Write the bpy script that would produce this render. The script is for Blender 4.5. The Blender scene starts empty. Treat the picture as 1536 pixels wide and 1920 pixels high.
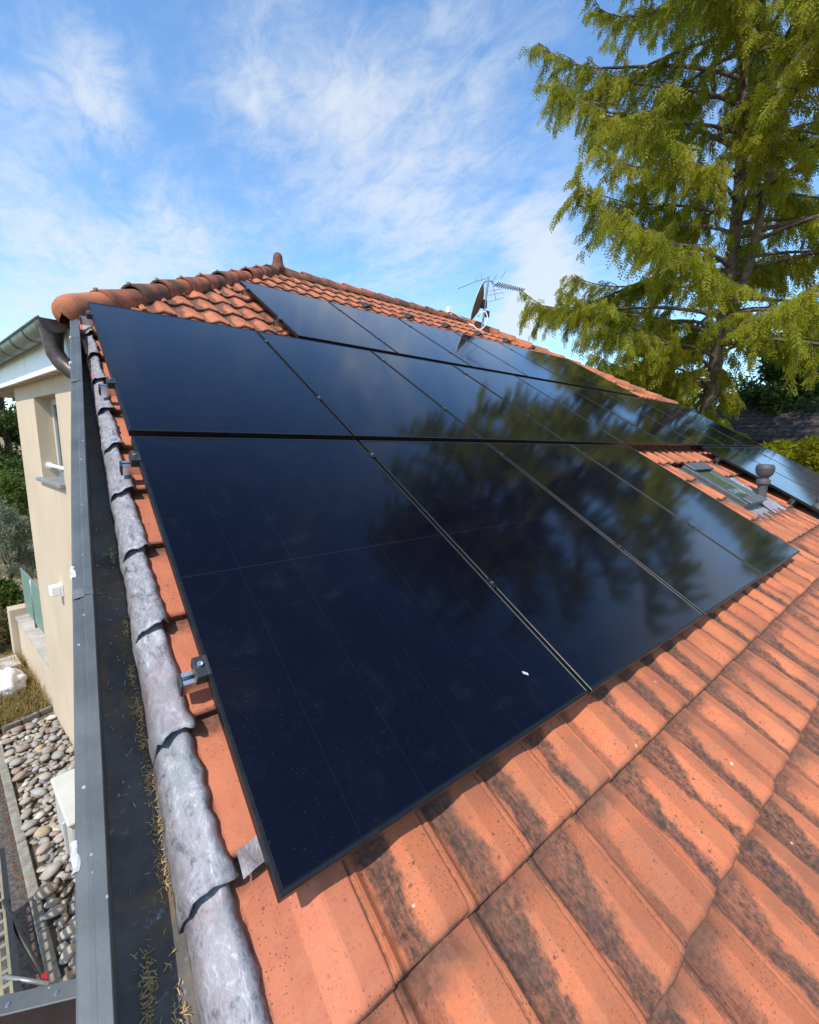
import bpy, bmesh, math, random
import numpy as np
from mathutils import Matrix, Vector, Euler, noise

random.seed(7); rng = np.random.default_rng(7)
S = bpy.context.scene
COL = S.collection
PI = math.pi
G = 2.928                                   # height of the roof-frame origin above the ground
TH = math.radians(29.0); CT, ST = math.cos(TH), math.sin(TH)
RM = Matrix(((1, 0, 0, 0), (0, CT, -ST, 0), (0, ST, CT, G), (0, 0, 0, 1)))   # roof frame (x along eave, s up the slope, n out of it) -> world
def RW(x, s, n): return RM @ Vector((x, s, n))

# ---------------------------------------------------------------- camera, world, sun, exposure
cam = bpy.data.cameras.new('camera'); camo = bpy.data.objects.new('camera', cam); COL.objects.link(camo)
cam.sensor_fit = 'HORIZONTAL'; cam.sensor_width = 36.0; cam.lens = 36.0 * 812.8 / 1536.0
cam.clip_start = 0.05; cam.clip_end = 2000
fwd = Vector((.6231, .7640, -.1660)); right = Vector((.7772, -.6287, .0223)); up = Vector((.0880, .1430, .9858))
camo.matrix_world = Matrix(((right.x, up.x, -fwd.x, -.259), (right.y, up.y, -fwd.y, -.678), (right.z, up.z, -fwd.z, .867 + G), (0, 0, 0, 1)))
S.camera = camo

SUN = Vector((-.55, -.27, .80)).normalized()
SUN_EL = math.asin(SUN.z); SUN_AZ = math.atan2(SUN.x, SUN.y)
w = bpy.data.worlds.new('World'); S.world = w; w.use_nodes = True
nt = w.node_tree; N = nt.nodes; L = nt.links
bg = N['Background']; bg.inputs['Strength'].default_value = 0.15
sky = N.new('ShaderNodeTexSky'); sky.sky_type = 'NISHITA'; sky.sun_disc = False
sky.sun_elevation = SUN_EL; sky.sun_rotation = SUN_AZ; sky.air_density = 1.0; sky.dust_density = 0.6; sky.ozone_density = 2.0
hs = N.new('ShaderNodeHueSaturation'); hs.inputs['Saturation'].default_value = 1.08; hs.inputs['Value'].default_value = 1.0
tint = N.new('ShaderNodeMixRGB'); tint.blend_type = 'MULTIPLY'; tint.inputs[0].default_value = 1; L.new(sky.outputs[0], tint.inputs[1]); tint.inputs[2].default_value = (1.12, 1.30, 1.38, 1); L.new(tint.outputs[0], hs.inputs['Color'])
tc = N.new('ShaderNodeTexCoord'); sep = N.new('ShaderNodeSeparateXYZ'); L.new(tc.outputs['Generated'], sep.inputs[0])
def M_(op, a, b=None, c=None, clamp=False):
    n = N.new('ShaderNodeMath'); n.operation = op; n.use_clamp = clamp
    for i, v in enumerate((a, b, c)):
        if v is None: continue
        if isinstance(v, (int, float)): n.inputs[i].default_value = v
        else: L.new(v, n.inputs[i])
    return n.outputs[0]
zc = M_('ADD', M_('MAXIMUM', sep.outputs[2], 0.0), 0.16)
cx = M_('DIVIDE', sep.outputs[0], zc); cy = M_('DIVIDE', sep.outputs[1], zc)
cmb = N.new('ShaderNodeCombineXYZ'); L.new(cx, cmb.inputs[0]); L.new(cy, cmb.inputs[1])
mp = N.new('ShaderNodeMapping'); L.new(cmb.outputs[0], mp.inputs[0])
mp.inputs['Rotation'].default_value = (0, 0, math.radians(62)); mp.inputs['Scale'].default_value = (1.55, 0.95, 1); mp.inputs['Location'].default_value = (2.35, 0.85, 0)
def noise_w(scale, detail, rough, dist, src):
    n = N.new('ShaderNodeTexNoise'); n.inputs['Scale'].default_value = scale; n.inputs['Detail'].default_value = detail
    n.inputs['Roughness'].default_value = rough; n.inputs['Distortion'].default_value = dist; L.new(src, n.inputs['Vector']); return n.outputs[0]
n1 = noise_w(1.9, 10, .64, .4, mp.outputs[0]); n2 = noise_w(.55, 3, .5, .2, cmb.outputs[0]); n3 = noise_w(8.5, 7, .7, .6, mp.outputs[0])
blob = None
for (dx_, dy_, dz_, sg_, am_) in ((.099, .869, .485, .06, .24), (.01, .92, .40, .15, .05), (.20, .91, .355, .075, .20), (.118, .961, .252, .10, .12), (.302, .786, .54, .07, .20), (.571, .62, .552, .20, .13), (.557, .715, .422, .13, .14),
                                  (.787, .533, .312, .05, .46), (.767, .589, .255, .055, .44), (.741, .555, .378, .06, .22), (.013, .976, .216, .12, .16), (.43, .72, .55, .06, .14),
                                  (.9, -.2, .38, .16, .25), (.75, -.55, .36, .12, .3), (-.5, .75, .42, .18, .25), (-.8, .2, .55, .2, .22), (-.3, -.8, .5, .2, .25), (.3, -.9, .3, .14, .3), (.1, .1, .99, .25, .14)):
    vd = N.new('ShaderNodeVectorMath'); vd.operation = 'DISTANCE'; L.new(tc.outputs['Generated'], vd.inputs[0]); vd.inputs[1].default_value = (dx_, dy_, dz_)
    b_ = M_('MULTIPLY', M_('EXPONENT', M_('MULTIPLY', M_('POWER', M_('DIVIDE', vd.outputs['Value'], sg_), 2.0), -1.0)), am_)
    blob = b_ if blob is None else M_('ADD', blob, b_)
den = M_('ADD', M_('ADD', M_('MULTIPLY', n1, .55), M_('ADD', M_('MULTIPLY', n2, .34), .06)), M_('MULTIPLY', n3, .28))
den = M_('ADD', den, M_('MULTIPLY', blob, M_('ADD', .15, M_('MULTIPLY', M_('ADD', n1, n3), .85))))
mr = N.new('ShaderNodeMapRange'); mr.interpolation_type = 'SMOOTHSTEP'; L.new(den, mr.inputs[0])
mr.inputs[1].default_value = .585; mr.inputs[2].default_value = .99; mr.inputs[3].default_value = 0.02; mr.inputs[4].default_value = .82
mixc = N.new('ShaderNodeMixRGB'); L.new(mr.outputs[0], mixc.inputs[0]); L.new(hs.outputs[0], mixc.inputs[1]); mixc.inputs[2].default_value = (3.9, 4.2, 4.55, 1)
L.new(mixc.outputs[0], bg.inputs['Color'])

sl = bpy.data.lights.new('sun', 'SUN'); sl.energy = 3.7; sl.angle = math.radians(.53); sl.color = (1.0, .94, .84)
so = bpy.data.objects.new('sun', sl); COL.objects.link(so); so.location = (-20, 0, 30)
so.rotation_euler = (-SUN).to_track_quat('-Z', 'Y').to_euler()
vs = S.view_settings; vs.view_transform = 'Standard'; vs.look = 'None'; vs.exposure = 0.5; vs.gamma = 1.0; vs.use_curve_mapping = False
S.cycles.max_bounces = 8; S.cycles.transparent_max_bounces = 8

# ---------------------------------------------------------------- material helpers
class NT:
    def __init__(s, name):
        s.m = bpy.data.materials.new(name); s.m.use_nodes = True; s.t = s.m.node_tree; s.n = s.t.nodes; s.l = s.t.links
        s.b = s.n['Principled BSDF']; s.out = s.n['Material Output']
    def node(s, typ, **kw):
        n = s.n.new(typ)
        for k, v in kw.items(): setattr(n, k, v)
        return n
    def put(s, sock, v):
        if isinstance(v, (int, float)): sock.default_value = v
        elif isinstance(v, (tuple, list)): sock.default_value = tuple(v) + ((1,) if len(v) == 3 and sock.type == 'RGBA' else ())
        else: s.l.new(v, sock)
    def math(s, op, a, b=0.0, c=None, clamp=False):
        n = s.node('ShaderNodeMath', operation=op, use_clamp=clamp); s.put(n.inputs[0], a); s.put(n.inputs[1], b)
        if c is not None: s.put(n.inputs[2], c)
        return n.outputs[0]
    def coord(s, which='Position', scale=None):
        if which == 'Position': o = s.node('ShaderNodeNewGeometry').outputs['Position']
        else: o = s.node('ShaderNodeTexCoord').outputs[which]
        if scale is not None:
            m = s.node('ShaderNodeMapping'); s.l.new(o, m.inputs[0]); m.inputs['Scale'].default_value = scale; o = m.outputs[0]
        return o
    def noise(s, scale, detail=4, rough=.55, dist=0, vec=None):
        n = s.node('ShaderNodeTexNoise'); n.inputs['Scale'].default_value = scale; n.inputs['Detail'].default_value = detail
        n.inputs['Roughness'].default_value = rough; n.inputs['Distortion'].default_value = dist
        s.l.new(vec if vec is not None else s.coord(), n.inputs['Vector']); return n.outputs[0]
    def voro(s, scale, vec=None):
        n = s.node('ShaderNodeTexVoronoi'); n.inputs['Scale'].default_value = scale
        s.l.new(vec if vec is not None else s.coord(), n.inputs['Vector']); return n
    def ramp(s, v, a, b, lo=0.0, hi=1.0):
        n = s.node('ShaderNodeMapRange', interpolation_type='SMOOTHSTEP'); s.put(n.inputs[0], v)
        for i, x in enumerate((a, b, lo, hi)): s.put(n.inputs[i + 1], x)
        return n.outputs[0]
    def mix(s, f, a, b, blend='MIX'):
        n = s.node('ShaderNodeMixRGB', blend_type=blend); s.put(n.inputs[0], f); s.put(n.inputs[1], a); s.put(n.inputs[2], b); return n.outputs[0]
    def bump(s, h, strength=.3, dist=.01):
        n = s.node('ShaderNodeBump'); n.inputs['Strength'].default_value = strength; n.inputs['Distance'].default_value = dist
        s.l.new(h, n.inputs['Height']); s.l.new(n.outputs[0], s.b.inputs['Normal'])
    def set(s, color=None, rough=None, metal=None, **kw):
        if color is not None: s.put(s.b.inputs['Base Color'], color)
        if rough is not None: s.put(s.b.inputs['Roughness'], rough)
        if metal is not None: s.put(s.b.inputs['Metallic'], metal)
        for k, v in kw.items(): s.put(s.b.inputs[k.replace('_', ' ')], v)
        return s.m

def simple(name, col, rough=.6, metal=0.0, var=.18, scale=6, bump=0.0, bscale=60):
    t = NT(name); n = t.noise(scale, 5)
    dark = tuple(c * (1 - var) for c in col); lite = tuple(min(1, c * (1 + var)) for c in col)
    c = t.mix(t.ramp(n, .3, .7), dark, lite)
    r = t.math('ADD', rough - .06, t.math('MULTIPLY', t.noise(scale * 4, 3), .12))
    if bump: t.bump(t.noise(bscale, 4), bump, .006)
    return t.set(c, r, metal)

MAT = {}
def tile_material(name, base_a, base_b, stain_amount, dirt):
    t = NT(name); pos = t.coord(); uv = t.node('ShaderNodeTexCoord').outputs['UV']
    sp = t.node('ShaderNodeSeparateXYZ'); t.l.new(uv, sp.inputs[0]); u, v = sp.outputs[0], sp.outputs[1]
    rnd = t.node('ShaderNodeObjectInfo').outputs['Random']
    wn = t.node('ShaderNodeTexWhiteNoise', noise_dimensions='1D'); t.l.new(rnd, wn.inputs['W']); rnd2 = wn.outputs['Value']
    big = t.noise(2.2, 3); mid = t.noise(16, 5, .6); fine = t.noise(150, 4, .7)
    col = t.mix(t.ramp(t.math('ADD', t.math('MULTIPLY', mid, .7), t.math('MULTIPLY', big, .4)), .35, .75), base_a, base_b)
    col = t.mix(t.math('MULTIPLY', rnd, .35), col, tuple(c * .72 for c in base_a))
    col = t.mix(t.math('MULTIPLY', t.ramp(fine, .45, .75), .16), col, (.62, .33, .2))
    # dark lichen that runs down the pan of each tile, wide under the nose above and thinning out
    wob = t.math('MULTIPLY', t.math('SUBTRACT', t.noise(9, 5, .65), .5), .34)
    cen = t.math('ADD', .30, t.math('MULTIPLY', t.math('SUBTRACT', rnd2, .5), .16))
    d = t.math('ABSOLUTE', t.math('SUBTRACT', t.math('ADD', u, wob), cen))
    half = t.math('ADD', .082, t.math('ADD', t.math('MULTIPLY', rnd, .12), t.math('MULTIPLY', t.math('MULTIPLY', t.ramp(v, .35, 1.02), .17), t.math('ADD', .3, rnd2))))
    streak = t.noise(1, 5, .7, 0, t.coord('UV', (30, 3.2, 1)))
    strip = t.ramp(t.math('ADD', t.math('SUBTRACT', d, half), t.math('MULTIPLY', t.math('SUBTRACT', t.math('ADD', t.math('MULTIPLY', streak, .55), t.math('MULTIPLY', t.noise(26, 5, .7), .45)), .5), .30)), .045, -.045)
    grain = t.noise(1, 5, .78, .2, t.coord('Position', (125, 52, 70)))
    brk = t.ramp(t.math('ADD', t.math('MULTIPLY', grain, .6), t.math('ADD', t.math('MULTIPLY', streak, .35), t.math('MULTIPLY', t.noise(7, 3), .35))), .50, .76)
    st = t.math('MULTIPLY', t.math('MULTIPLY', strip, t.ramp(t.math('ADD', rnd2, t.noise(1.6, 2)), .35, .9, .55, 1)), t.math('ADD', .46, t.math('MULTIPLY', brk, .62)), clamp=True)
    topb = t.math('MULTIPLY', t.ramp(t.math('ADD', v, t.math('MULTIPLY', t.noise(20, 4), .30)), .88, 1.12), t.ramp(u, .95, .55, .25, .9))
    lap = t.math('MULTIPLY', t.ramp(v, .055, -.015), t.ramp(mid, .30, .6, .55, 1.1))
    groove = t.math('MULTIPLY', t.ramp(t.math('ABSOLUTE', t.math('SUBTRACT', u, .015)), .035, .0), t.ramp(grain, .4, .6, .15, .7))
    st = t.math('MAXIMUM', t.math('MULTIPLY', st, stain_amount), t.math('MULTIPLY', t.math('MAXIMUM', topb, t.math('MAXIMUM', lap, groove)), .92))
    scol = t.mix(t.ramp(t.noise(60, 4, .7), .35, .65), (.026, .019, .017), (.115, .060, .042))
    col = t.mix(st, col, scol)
    vo = t.voro(140); vo2 = t.voro(48)
    sel = t.node('ShaderNodeSeparateXYZ'); t.l.new(vo.outputs['Color'], sel.inputs[0])
    sel2 = t.node('ShaderNodeSeparateXYZ'); t.l.new(vo2.outputs['Color'], sel2.inputs[0])
    patch = t.ramp(t.noise(5, 3), .36, .56)
    dots = t.math('MULTIPLY', t.math('MULTIPLY', t.ramp(vo.outputs['Distance'], .30, .16), t.math('GREATER_THAN', sel.outputs[0], .40)), patch)
    dots2 = t.math('MULTIPLY', t.math('MULTIPLY', t.ramp(vo2.outputs['Distance'], .26, .12), t.math('GREATER_THAN', sel2.outputs[0], .72)), patch)
    col = t.mix(t.math('MULTIPLY', t.math('MAXIMUM', dots, dots2), .78), col, (.055, .035, .03))
    vo3 = t.voro(30); sel3 = t.node('ShaderNodeSeparateXYZ'); t.l.new(vo3.outputs['Color'], sel3.inputs[0])
    wl = t.math('MULTIPLY', t.ramp(vo3.outputs['Distance'], .2, .12), t.math('GREATER_THAN', sel3.outputs[1], .99))
    col = t.mix(wl, col, (.6, .5, .4))
    if dirt:
        dm = t.math('MULTIPLY', t.ramp(t.math('ADD', t.noise(4, 5, .65), t.math('MULTIPLY', grain, .25)), .50, .74), dirt)
        col = t.mix(dm, col, (.09, .055, .04))
    t.bump(t.math('ADD', t.math('MULTIPLY', fine, .5), t.math('ADD', t.math('MULTIPLY', st, .35), t.math('MULTIPLY', grain, .35))), .35, .002)
    return t.set(col, t.math('ADD', .72, t.math('MULTIPLY', grain, .2)), 0, Specular_IOR_Level=.28)
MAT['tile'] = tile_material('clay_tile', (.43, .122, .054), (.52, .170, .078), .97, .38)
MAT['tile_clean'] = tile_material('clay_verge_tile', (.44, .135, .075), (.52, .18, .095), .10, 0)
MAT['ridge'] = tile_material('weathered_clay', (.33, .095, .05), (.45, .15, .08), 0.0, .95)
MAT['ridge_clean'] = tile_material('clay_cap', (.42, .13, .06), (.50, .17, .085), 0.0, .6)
MAT['dark_tile'] = simple('dark_concrete_tile', (.045, .034, .032), .8, 0, .3, 3, .3, 40)
MAT['mortar'] = simple('dark_mortar', (.05, .04, .035), .95, 0, .3, 20)
MAT['frame'] = simple('black_anodised_frame', (.021, .023, .026), .40, .7, .15, 30)
MAT['rail'] = simple('mill_aluminium', (.72, .72, .74), .28, 1.0, .08, 30)
MAT['steel'] = simple('bolt_steel', (.7, .7, .7), .22, 1.0, .05, 30)
MAT['blackp'] = simple('black_plastic', (.018, .019, .021), .5, 0, .1, 30)
def panel_glass():
    t = NT('panel_glass'); uv = t.node('ShaderNodeTexCoord').outputs['UV']
    sp = t.node('ShaderNodeSeparateXYZ'); t.l.new(uv, sp.inputs[0]); u, v = sp.outputs[0], sp.outputs[1]
    def lines(c, n, wdt):
        f = t.math('FRACT', t.math('ADD', t.math('MULTIPLY', c, n), .5)); return t.ramp(t.math('ABSOLUTE', t.math('SUBTRACT', f, .5)), wdt, wdt * .4)
    cell = t.math('MAXIMUM', t.math('MULTIPLY', lines(u, 6, .005), .22), t.math('MULTIPLY', lines(v, 2, .0024), .32))
    cell = t.math('MAXIMUM', cell, t.math('MULTIPLY', lines(v, 18, .012), .05))
    pos = t.coord(); n = t.noise(1.1, 3)
    col = t.mix(t.ramp(n, .3, .7), (.0014, .0017, .0060), (.0022, .0026, .0082))
    col = t.mix(cell, col, (.028, .033, .055))
    # dried rain drops and dust film
    vo = t.voro(150, t.coord('Position', (1, 1, 1))); s2 = t.node('ShaderNodeSeparateXYZ'); t.l.new(vo.outputs['Color'], s2.inputs[0])
    sx = t.node('ShaderNodeSeparateXYZ'); t.l.new(pos, sx.inputs[0])
    rows = t.math('ADD', t.noise(1, 4, .65, 0, t.coord('Position', (26, 1.6, 1.6))), t.math('MULTIPLY', t.ramp(sx.outputs[0], 1.0, .05), .10))
    drop = t.math('MULTIPLY', t.ramp(vo.outputs['Distance'], .17, .06), t.math('GREATER_THAN', s2.outputs[0], t.math('SUBTRACT', 1.42, t.math('MULTIPLY', rows, 1.15))))
    dust = t.math('MULTIPLY', t.ramp(t.noise(9, 6, .7), .5, .85), .010)
    edge = t.math('MULTIPLY', t.math('MAXIMUM', t.ramp(v, .010, .0), t.ramp(t.math('ABSOLUTE', t.math('SUBTRACT', u, .5)), .488, .5)), .03)
    film = t.math('ADD', t.math('MULTIPLY', drop, .07), t.math('ADD', dust, edge))
    col = t.mix(film, col, (.55, .56, .60))
    r = t.math('ADD', .052, t.math('MULTIPLY', t.noise(3, 4), .05))
    t.bump(t.noise(2.6, 2), .05, .02)
    lw = t.node('ShaderNodeLayerWeight'); lw.inputs['Blend'].default_value = .5
    F = t.math('ADD', .016, t.math('MULTIPLY', t.math('POWER', lw.outputs['Facing'], 4.3), .93))
    gl = t.node('ShaderNodeBsdfGlossy'); gl.inputs['Color'].default_value = (.97, .98, 1, 1); t.put(gl.inputs['Roughness'], t.math('ADD', r, t.math('MULTIPLY', drop, .3)))
    mx = t.node('ShaderNodeMixShader'); t.l.new(F, mx.inputs[0]); t.l.new(t.b.outputs[0], mx.inputs[1]); t.l.new(gl.outputs[0], mx.inputs[2]); t.l.new(mx.outputs[0], t.out.inputs['Surface'])
    return t.set(col, .9, 0, Specular_IOR_Level=0.0)
MAT['glass_panel'] = panel_glass()
def lead_material():
    t = NT('weathered_lead'); a = t.noise(1, 6, .68, 1.3, t.coord('Position', (30, 13, 18))); b = t.noise(1, 6, .72, 1.8, t.coord('Position', (70, 34, 40))); c = t.noise(4, 3); e = t.noise(150, 4, .7)
    mixv = t.math('ADD', t.math('MULTIPLY', a, .62), t.math('ADD', t.math('MULTIPLY', b, .38), t.math('MULTIPLY', t.math('SUBTRACT', e, .5), .12)))
    col = t.mix(t.ramp(mixv, .36, .50), (.085, .088, .10), (.25, .25, .275)); col = t.mix(t.ramp(mixv, .50, .68), col, (.50, .51, .55))
    col = t.mix(t.math('MULTIPLY', t.ramp(c, .46, .68), .5), col, (.23, .165, .18))
    col = t.mix(t.math('MULTIPLY', t.ramp(t.noise(6, 3), .52, .66), .45), col, (.16, .19, .20))
    t.bump(t.math('ADD', t.math('MULTIPLY', a, .6), t.math('MULTIPLY', b, .8)), .55, .004)
    return t.set(col, t.math('ADD', .46, t.math('MULTIPLY', b, .22)), .18)
MAT['lead'] = lead_material()
def gutter_floor():
    t = NT('stained_zinc'); a = t.noise(5, 6, .65); b = t.noise(30, 5, .7); 
    col = t.mix(t.ramp(a, .35, .65), (.080, .071, .063), (.135, .122, .108))
    col = t.mix(t.math('MULTIPLY', t.ramp(t.noise(6, 6, .7, .6), .48, .68), .8), col, (.19, .12, .065))
    col = t.mix(t.math('MULTIPLY', t.ramp(b, .58, .76), .6), col, (.30, .30, .30))
    vo = t.voro(90, t.coord('Position', (1, .5, .5))); s2 = t.node('ShaderNodeSeparateXYZ'); t.l.new(vo.outputs['Color'], s2.inputs[0])
    col = t.mix(t.math('MULTIPLY', t.math('MULTIPLY', t.ramp(vo.outputs['Distance'], .22, .08), t.math('GREATER_THAN', s2.outputs[0], .88)), .7), col, (.55, .54, .50))
    t.bump(t.noise(6, 4), .25, .01)
    return t.set(col, t.math('ADD', .6, t.math('MULTIPLY', b, .3)), 0, Specular_IOR_Level=.2)
MAT['zinc_floor'] = gutter_floor()
def coping_mat():
    t = NT('coping_metal'); a = t.noise(7, 5, .6); b = t.noise(70, 5, .7)
    col = t.mix(t.ramp(a, .3, .7), (.088, .097, .103), (.122, .134, .143))
    vo = t.voro(55); s2 = t.node('ShaderNodeSeparateXYZ'); t.l.new(vo.outputs['Color'], s2.inputs[0])
    sp = t.math('MULTIPLY', t.ramp(vo.outputs['Distance'], .25, .1), t.math('GREATER_THAN', s2.outputs[0], .93))
    col = t.mix(t.math('MULTIPLY', sp, .6), col, (.55, .57, .6)); col = t.mix(t.math('MULTIPLY', t.ramp(b, .6, .8), .25), col, (.3, .32, .35))
    t.bump(b, .12, .003)
    return t.set(col, t.math('ADD', .38, t.math('MULTIPLY', a, .25)), .35)
MAT['coping'] = coping_mat()
def stucco():
    t = NT('beige_render'); f = t.noise(110, 5, .7); 
    col = t.mix(t.ramp(t.noise(1.2, 4), .3, .7), (.49, .385, .275), (.55, .44, .32))
    col = t.mix(t.math('MULTIPLY', t.ramp(t.noise(1, 5, .7, .3, t.coord('Position', (9, 9, .9))), .52, .78), .5), col, (.37, .295, .215))
    t.bump(f, .5, .004); return t.set(col, .9, 0)
MAT['stucco'] = stucco()
MAT['white'] = simple('white_pvc', (.78, .78, .77), .4, 0, .04, 4)
MAT['soffit'] = simple('cream_soffit', (.46, .39, .31), .55, 0, .06, 5)
MAT['gutterg'] = simple('green_grey_zinc', (.17, .22, .20), .42, .45, .22, 9)
MAT['gutterdark'] = simple('gutter_strap', (.03, .04, .038), .5, .4, .2, 9)
MAT['brownpipe'] = simple('brown_copper_pipe', (.062, .048, .044), .42, .3, .3, 14)
MAT['sill'] = simple('grey_sill', (.20, .21, .21), .6, 0, .12, 12)
MAT['shutter'] = simple('shutter_grey', (.30, .29, .28), .55, 0, .08, 8)
MAT['darkbrown'] = simple('dark_brown_metal', (.045, .032, .032), .38, .3, .2, 8)
MAT['vent'] = simple('grey_vent_plastic', (.062, .060, .061), .55, 0, .15, 10, .1, 60)
MAT['skyframe'] = simple('grey_roof_window', (.085, .098, .105), .42, .3, .12, 10)
MAT['bark'] = simple('grey_brown_bark', (.115, .08, .055), .9, 0, .4, 7, .8, 18)
MAT['dish'] = simple('brown_dish', (.115, .075, .055), .55, .1, .15, 6)
MAT['dishrim'] = simple('dish_face_grey', (.5, .46, .42), .5, 0, .1, 6)
MAT['galv'] = simple('galvanised_pole', (.25, .26, .27), .45, .5, .12, 12)
MAT['whitecable'] = simple('white_cable', (.75, .74, .70), .5, 0, .05, 6)
MAT['asphalt'] = simple('old_asphalt', (.072, .067, .062), .95, 0, .45, 40, .9, 90)
MAT['kerb'] = simple('concrete_kerb', (.20, .185, .155), .9, 0, .25, 14, .4, 50)
MAT['concrete'] = simple('pale_concrete', (.40, .36, .31), .9, 0, .2, 6, .4, 40)
MAT['sack'] = simple('white_sack', (.74, .73, .72), .7, 0, .08, 8)
MAT['redclip'] = simple('red_paint', (.30, .015, .018), .45, 0, .1, 10)
MAT['mesh'] = simple('cream_steel_deck', (.25, .23, .16), .55, .1, .15, 12)
MAT['tape'] = simple('torn_tape', (.42, .43, .44), .35, 0, .35, 90)
MAT['unit'] = simple('white_casing', (.47, .47, .43), .45, 0, .05, 5)
MAT['straw'] = simple('dry_needles', (.33, .22, .10), .85, 0, .5, 30)
MAT['soil'] = simple('dark_soil', (.11, .085, .06), .95, 0, .4, 12, .5, 50)
def glass_mat(name, tint, rough=.04):
    t = NT(name); return t.set(tint, rough, 0, Transmission_Weight=.55, IOR=1.5)
MAT['pane'] = glass_mat('window_glass', (.03, .035, .04))
MAT['skypane'] = glass_mat('roof_window_glass', (.13, .20, .15), .03)
def green_screen():
    t = NT('green_screen'); 
    return t.set(t.mix(t.ramp(t.noise(30, 4), .3, .7), (.10, .19, .16), (.17, .28, .24)), .45, 0, Alpha=1.0)
MAT['screen'] = green_screen()
def ground_mat():
    t = NT('dry_garden_soil'); a = t.noise(.5, 5, .6); b = t.noise(6, 6, .7)
    col = t.mix(t.ramp(a, .38, .62), (.16, .12, .05), (.27, .20, .095)); col = t.mix(t.math('MULTIPLY', t.ramp(b, .45, .7), .55), col, (.09, .085, .028))
    t.bump(b, .8, .05); return t.set(col, .95, 0)
MAT['ground'] = ground_mat()
def leaf(name, a, b, c, trans=.35):
    t = NT(name); at = t.node('ShaderNodeAttribute'); at.attribute_name = 'rnd'
    n = t.noise(.55, 3)
    col = t.mix(at.outputs['Fac'], a, b); col = t.mix(t.math('MULTIPLY', t.ramp(n, .42, .66), .75), col, c)
    t.set(col, .62, 0, Specular_IOR_Level=.25)
    tr = t.node('ShaderNodeBsdfTranslucent'); t.l.new(col, tr.inputs['Color'])
    mx = t.node('ShaderNodeMixShader'); mx.inputs[0].default_value = trans
    t.l.new(t.b.outputs[0], mx.inputs[1]); t.l.new(tr.outputs[0], mx.inputs[2]); t.l.new(mx.outputs[0], t.out.inputs['Surface']); return t.m
MAT['leaf_main'] = leaf('feathery_leaf', (.18, .20, .010), (.355, .365, .024), (.385, .35, .022), .64)
MAT['leaf_dark'] = leaf('dark_leaf', (.045, .082, .018), (.11, .16, .032), (.075, .12, .024))
MAT['leaf_mid'] = leaf('mid_leaf', (.055, .090, .016), (.125, .17, .03), (.14, .18, .03))
MAT['leaf_olive'] = leaf('olive_leaf', (.15, .17, .11), (.29, .31, .22), (.21, .23, .15), .25)
MAT['leaf_dry'] = leaf('dry_leaf', (.10, .085, .035), (.19, .15, .06), (.12, .13, .04), .25)
MAT['grass_dry'] = leaf('dry_grass', (.22, .15, .055), (.36, .24, .085), (.15, .145, .04), .3)
MAT['cloud'] = None

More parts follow.
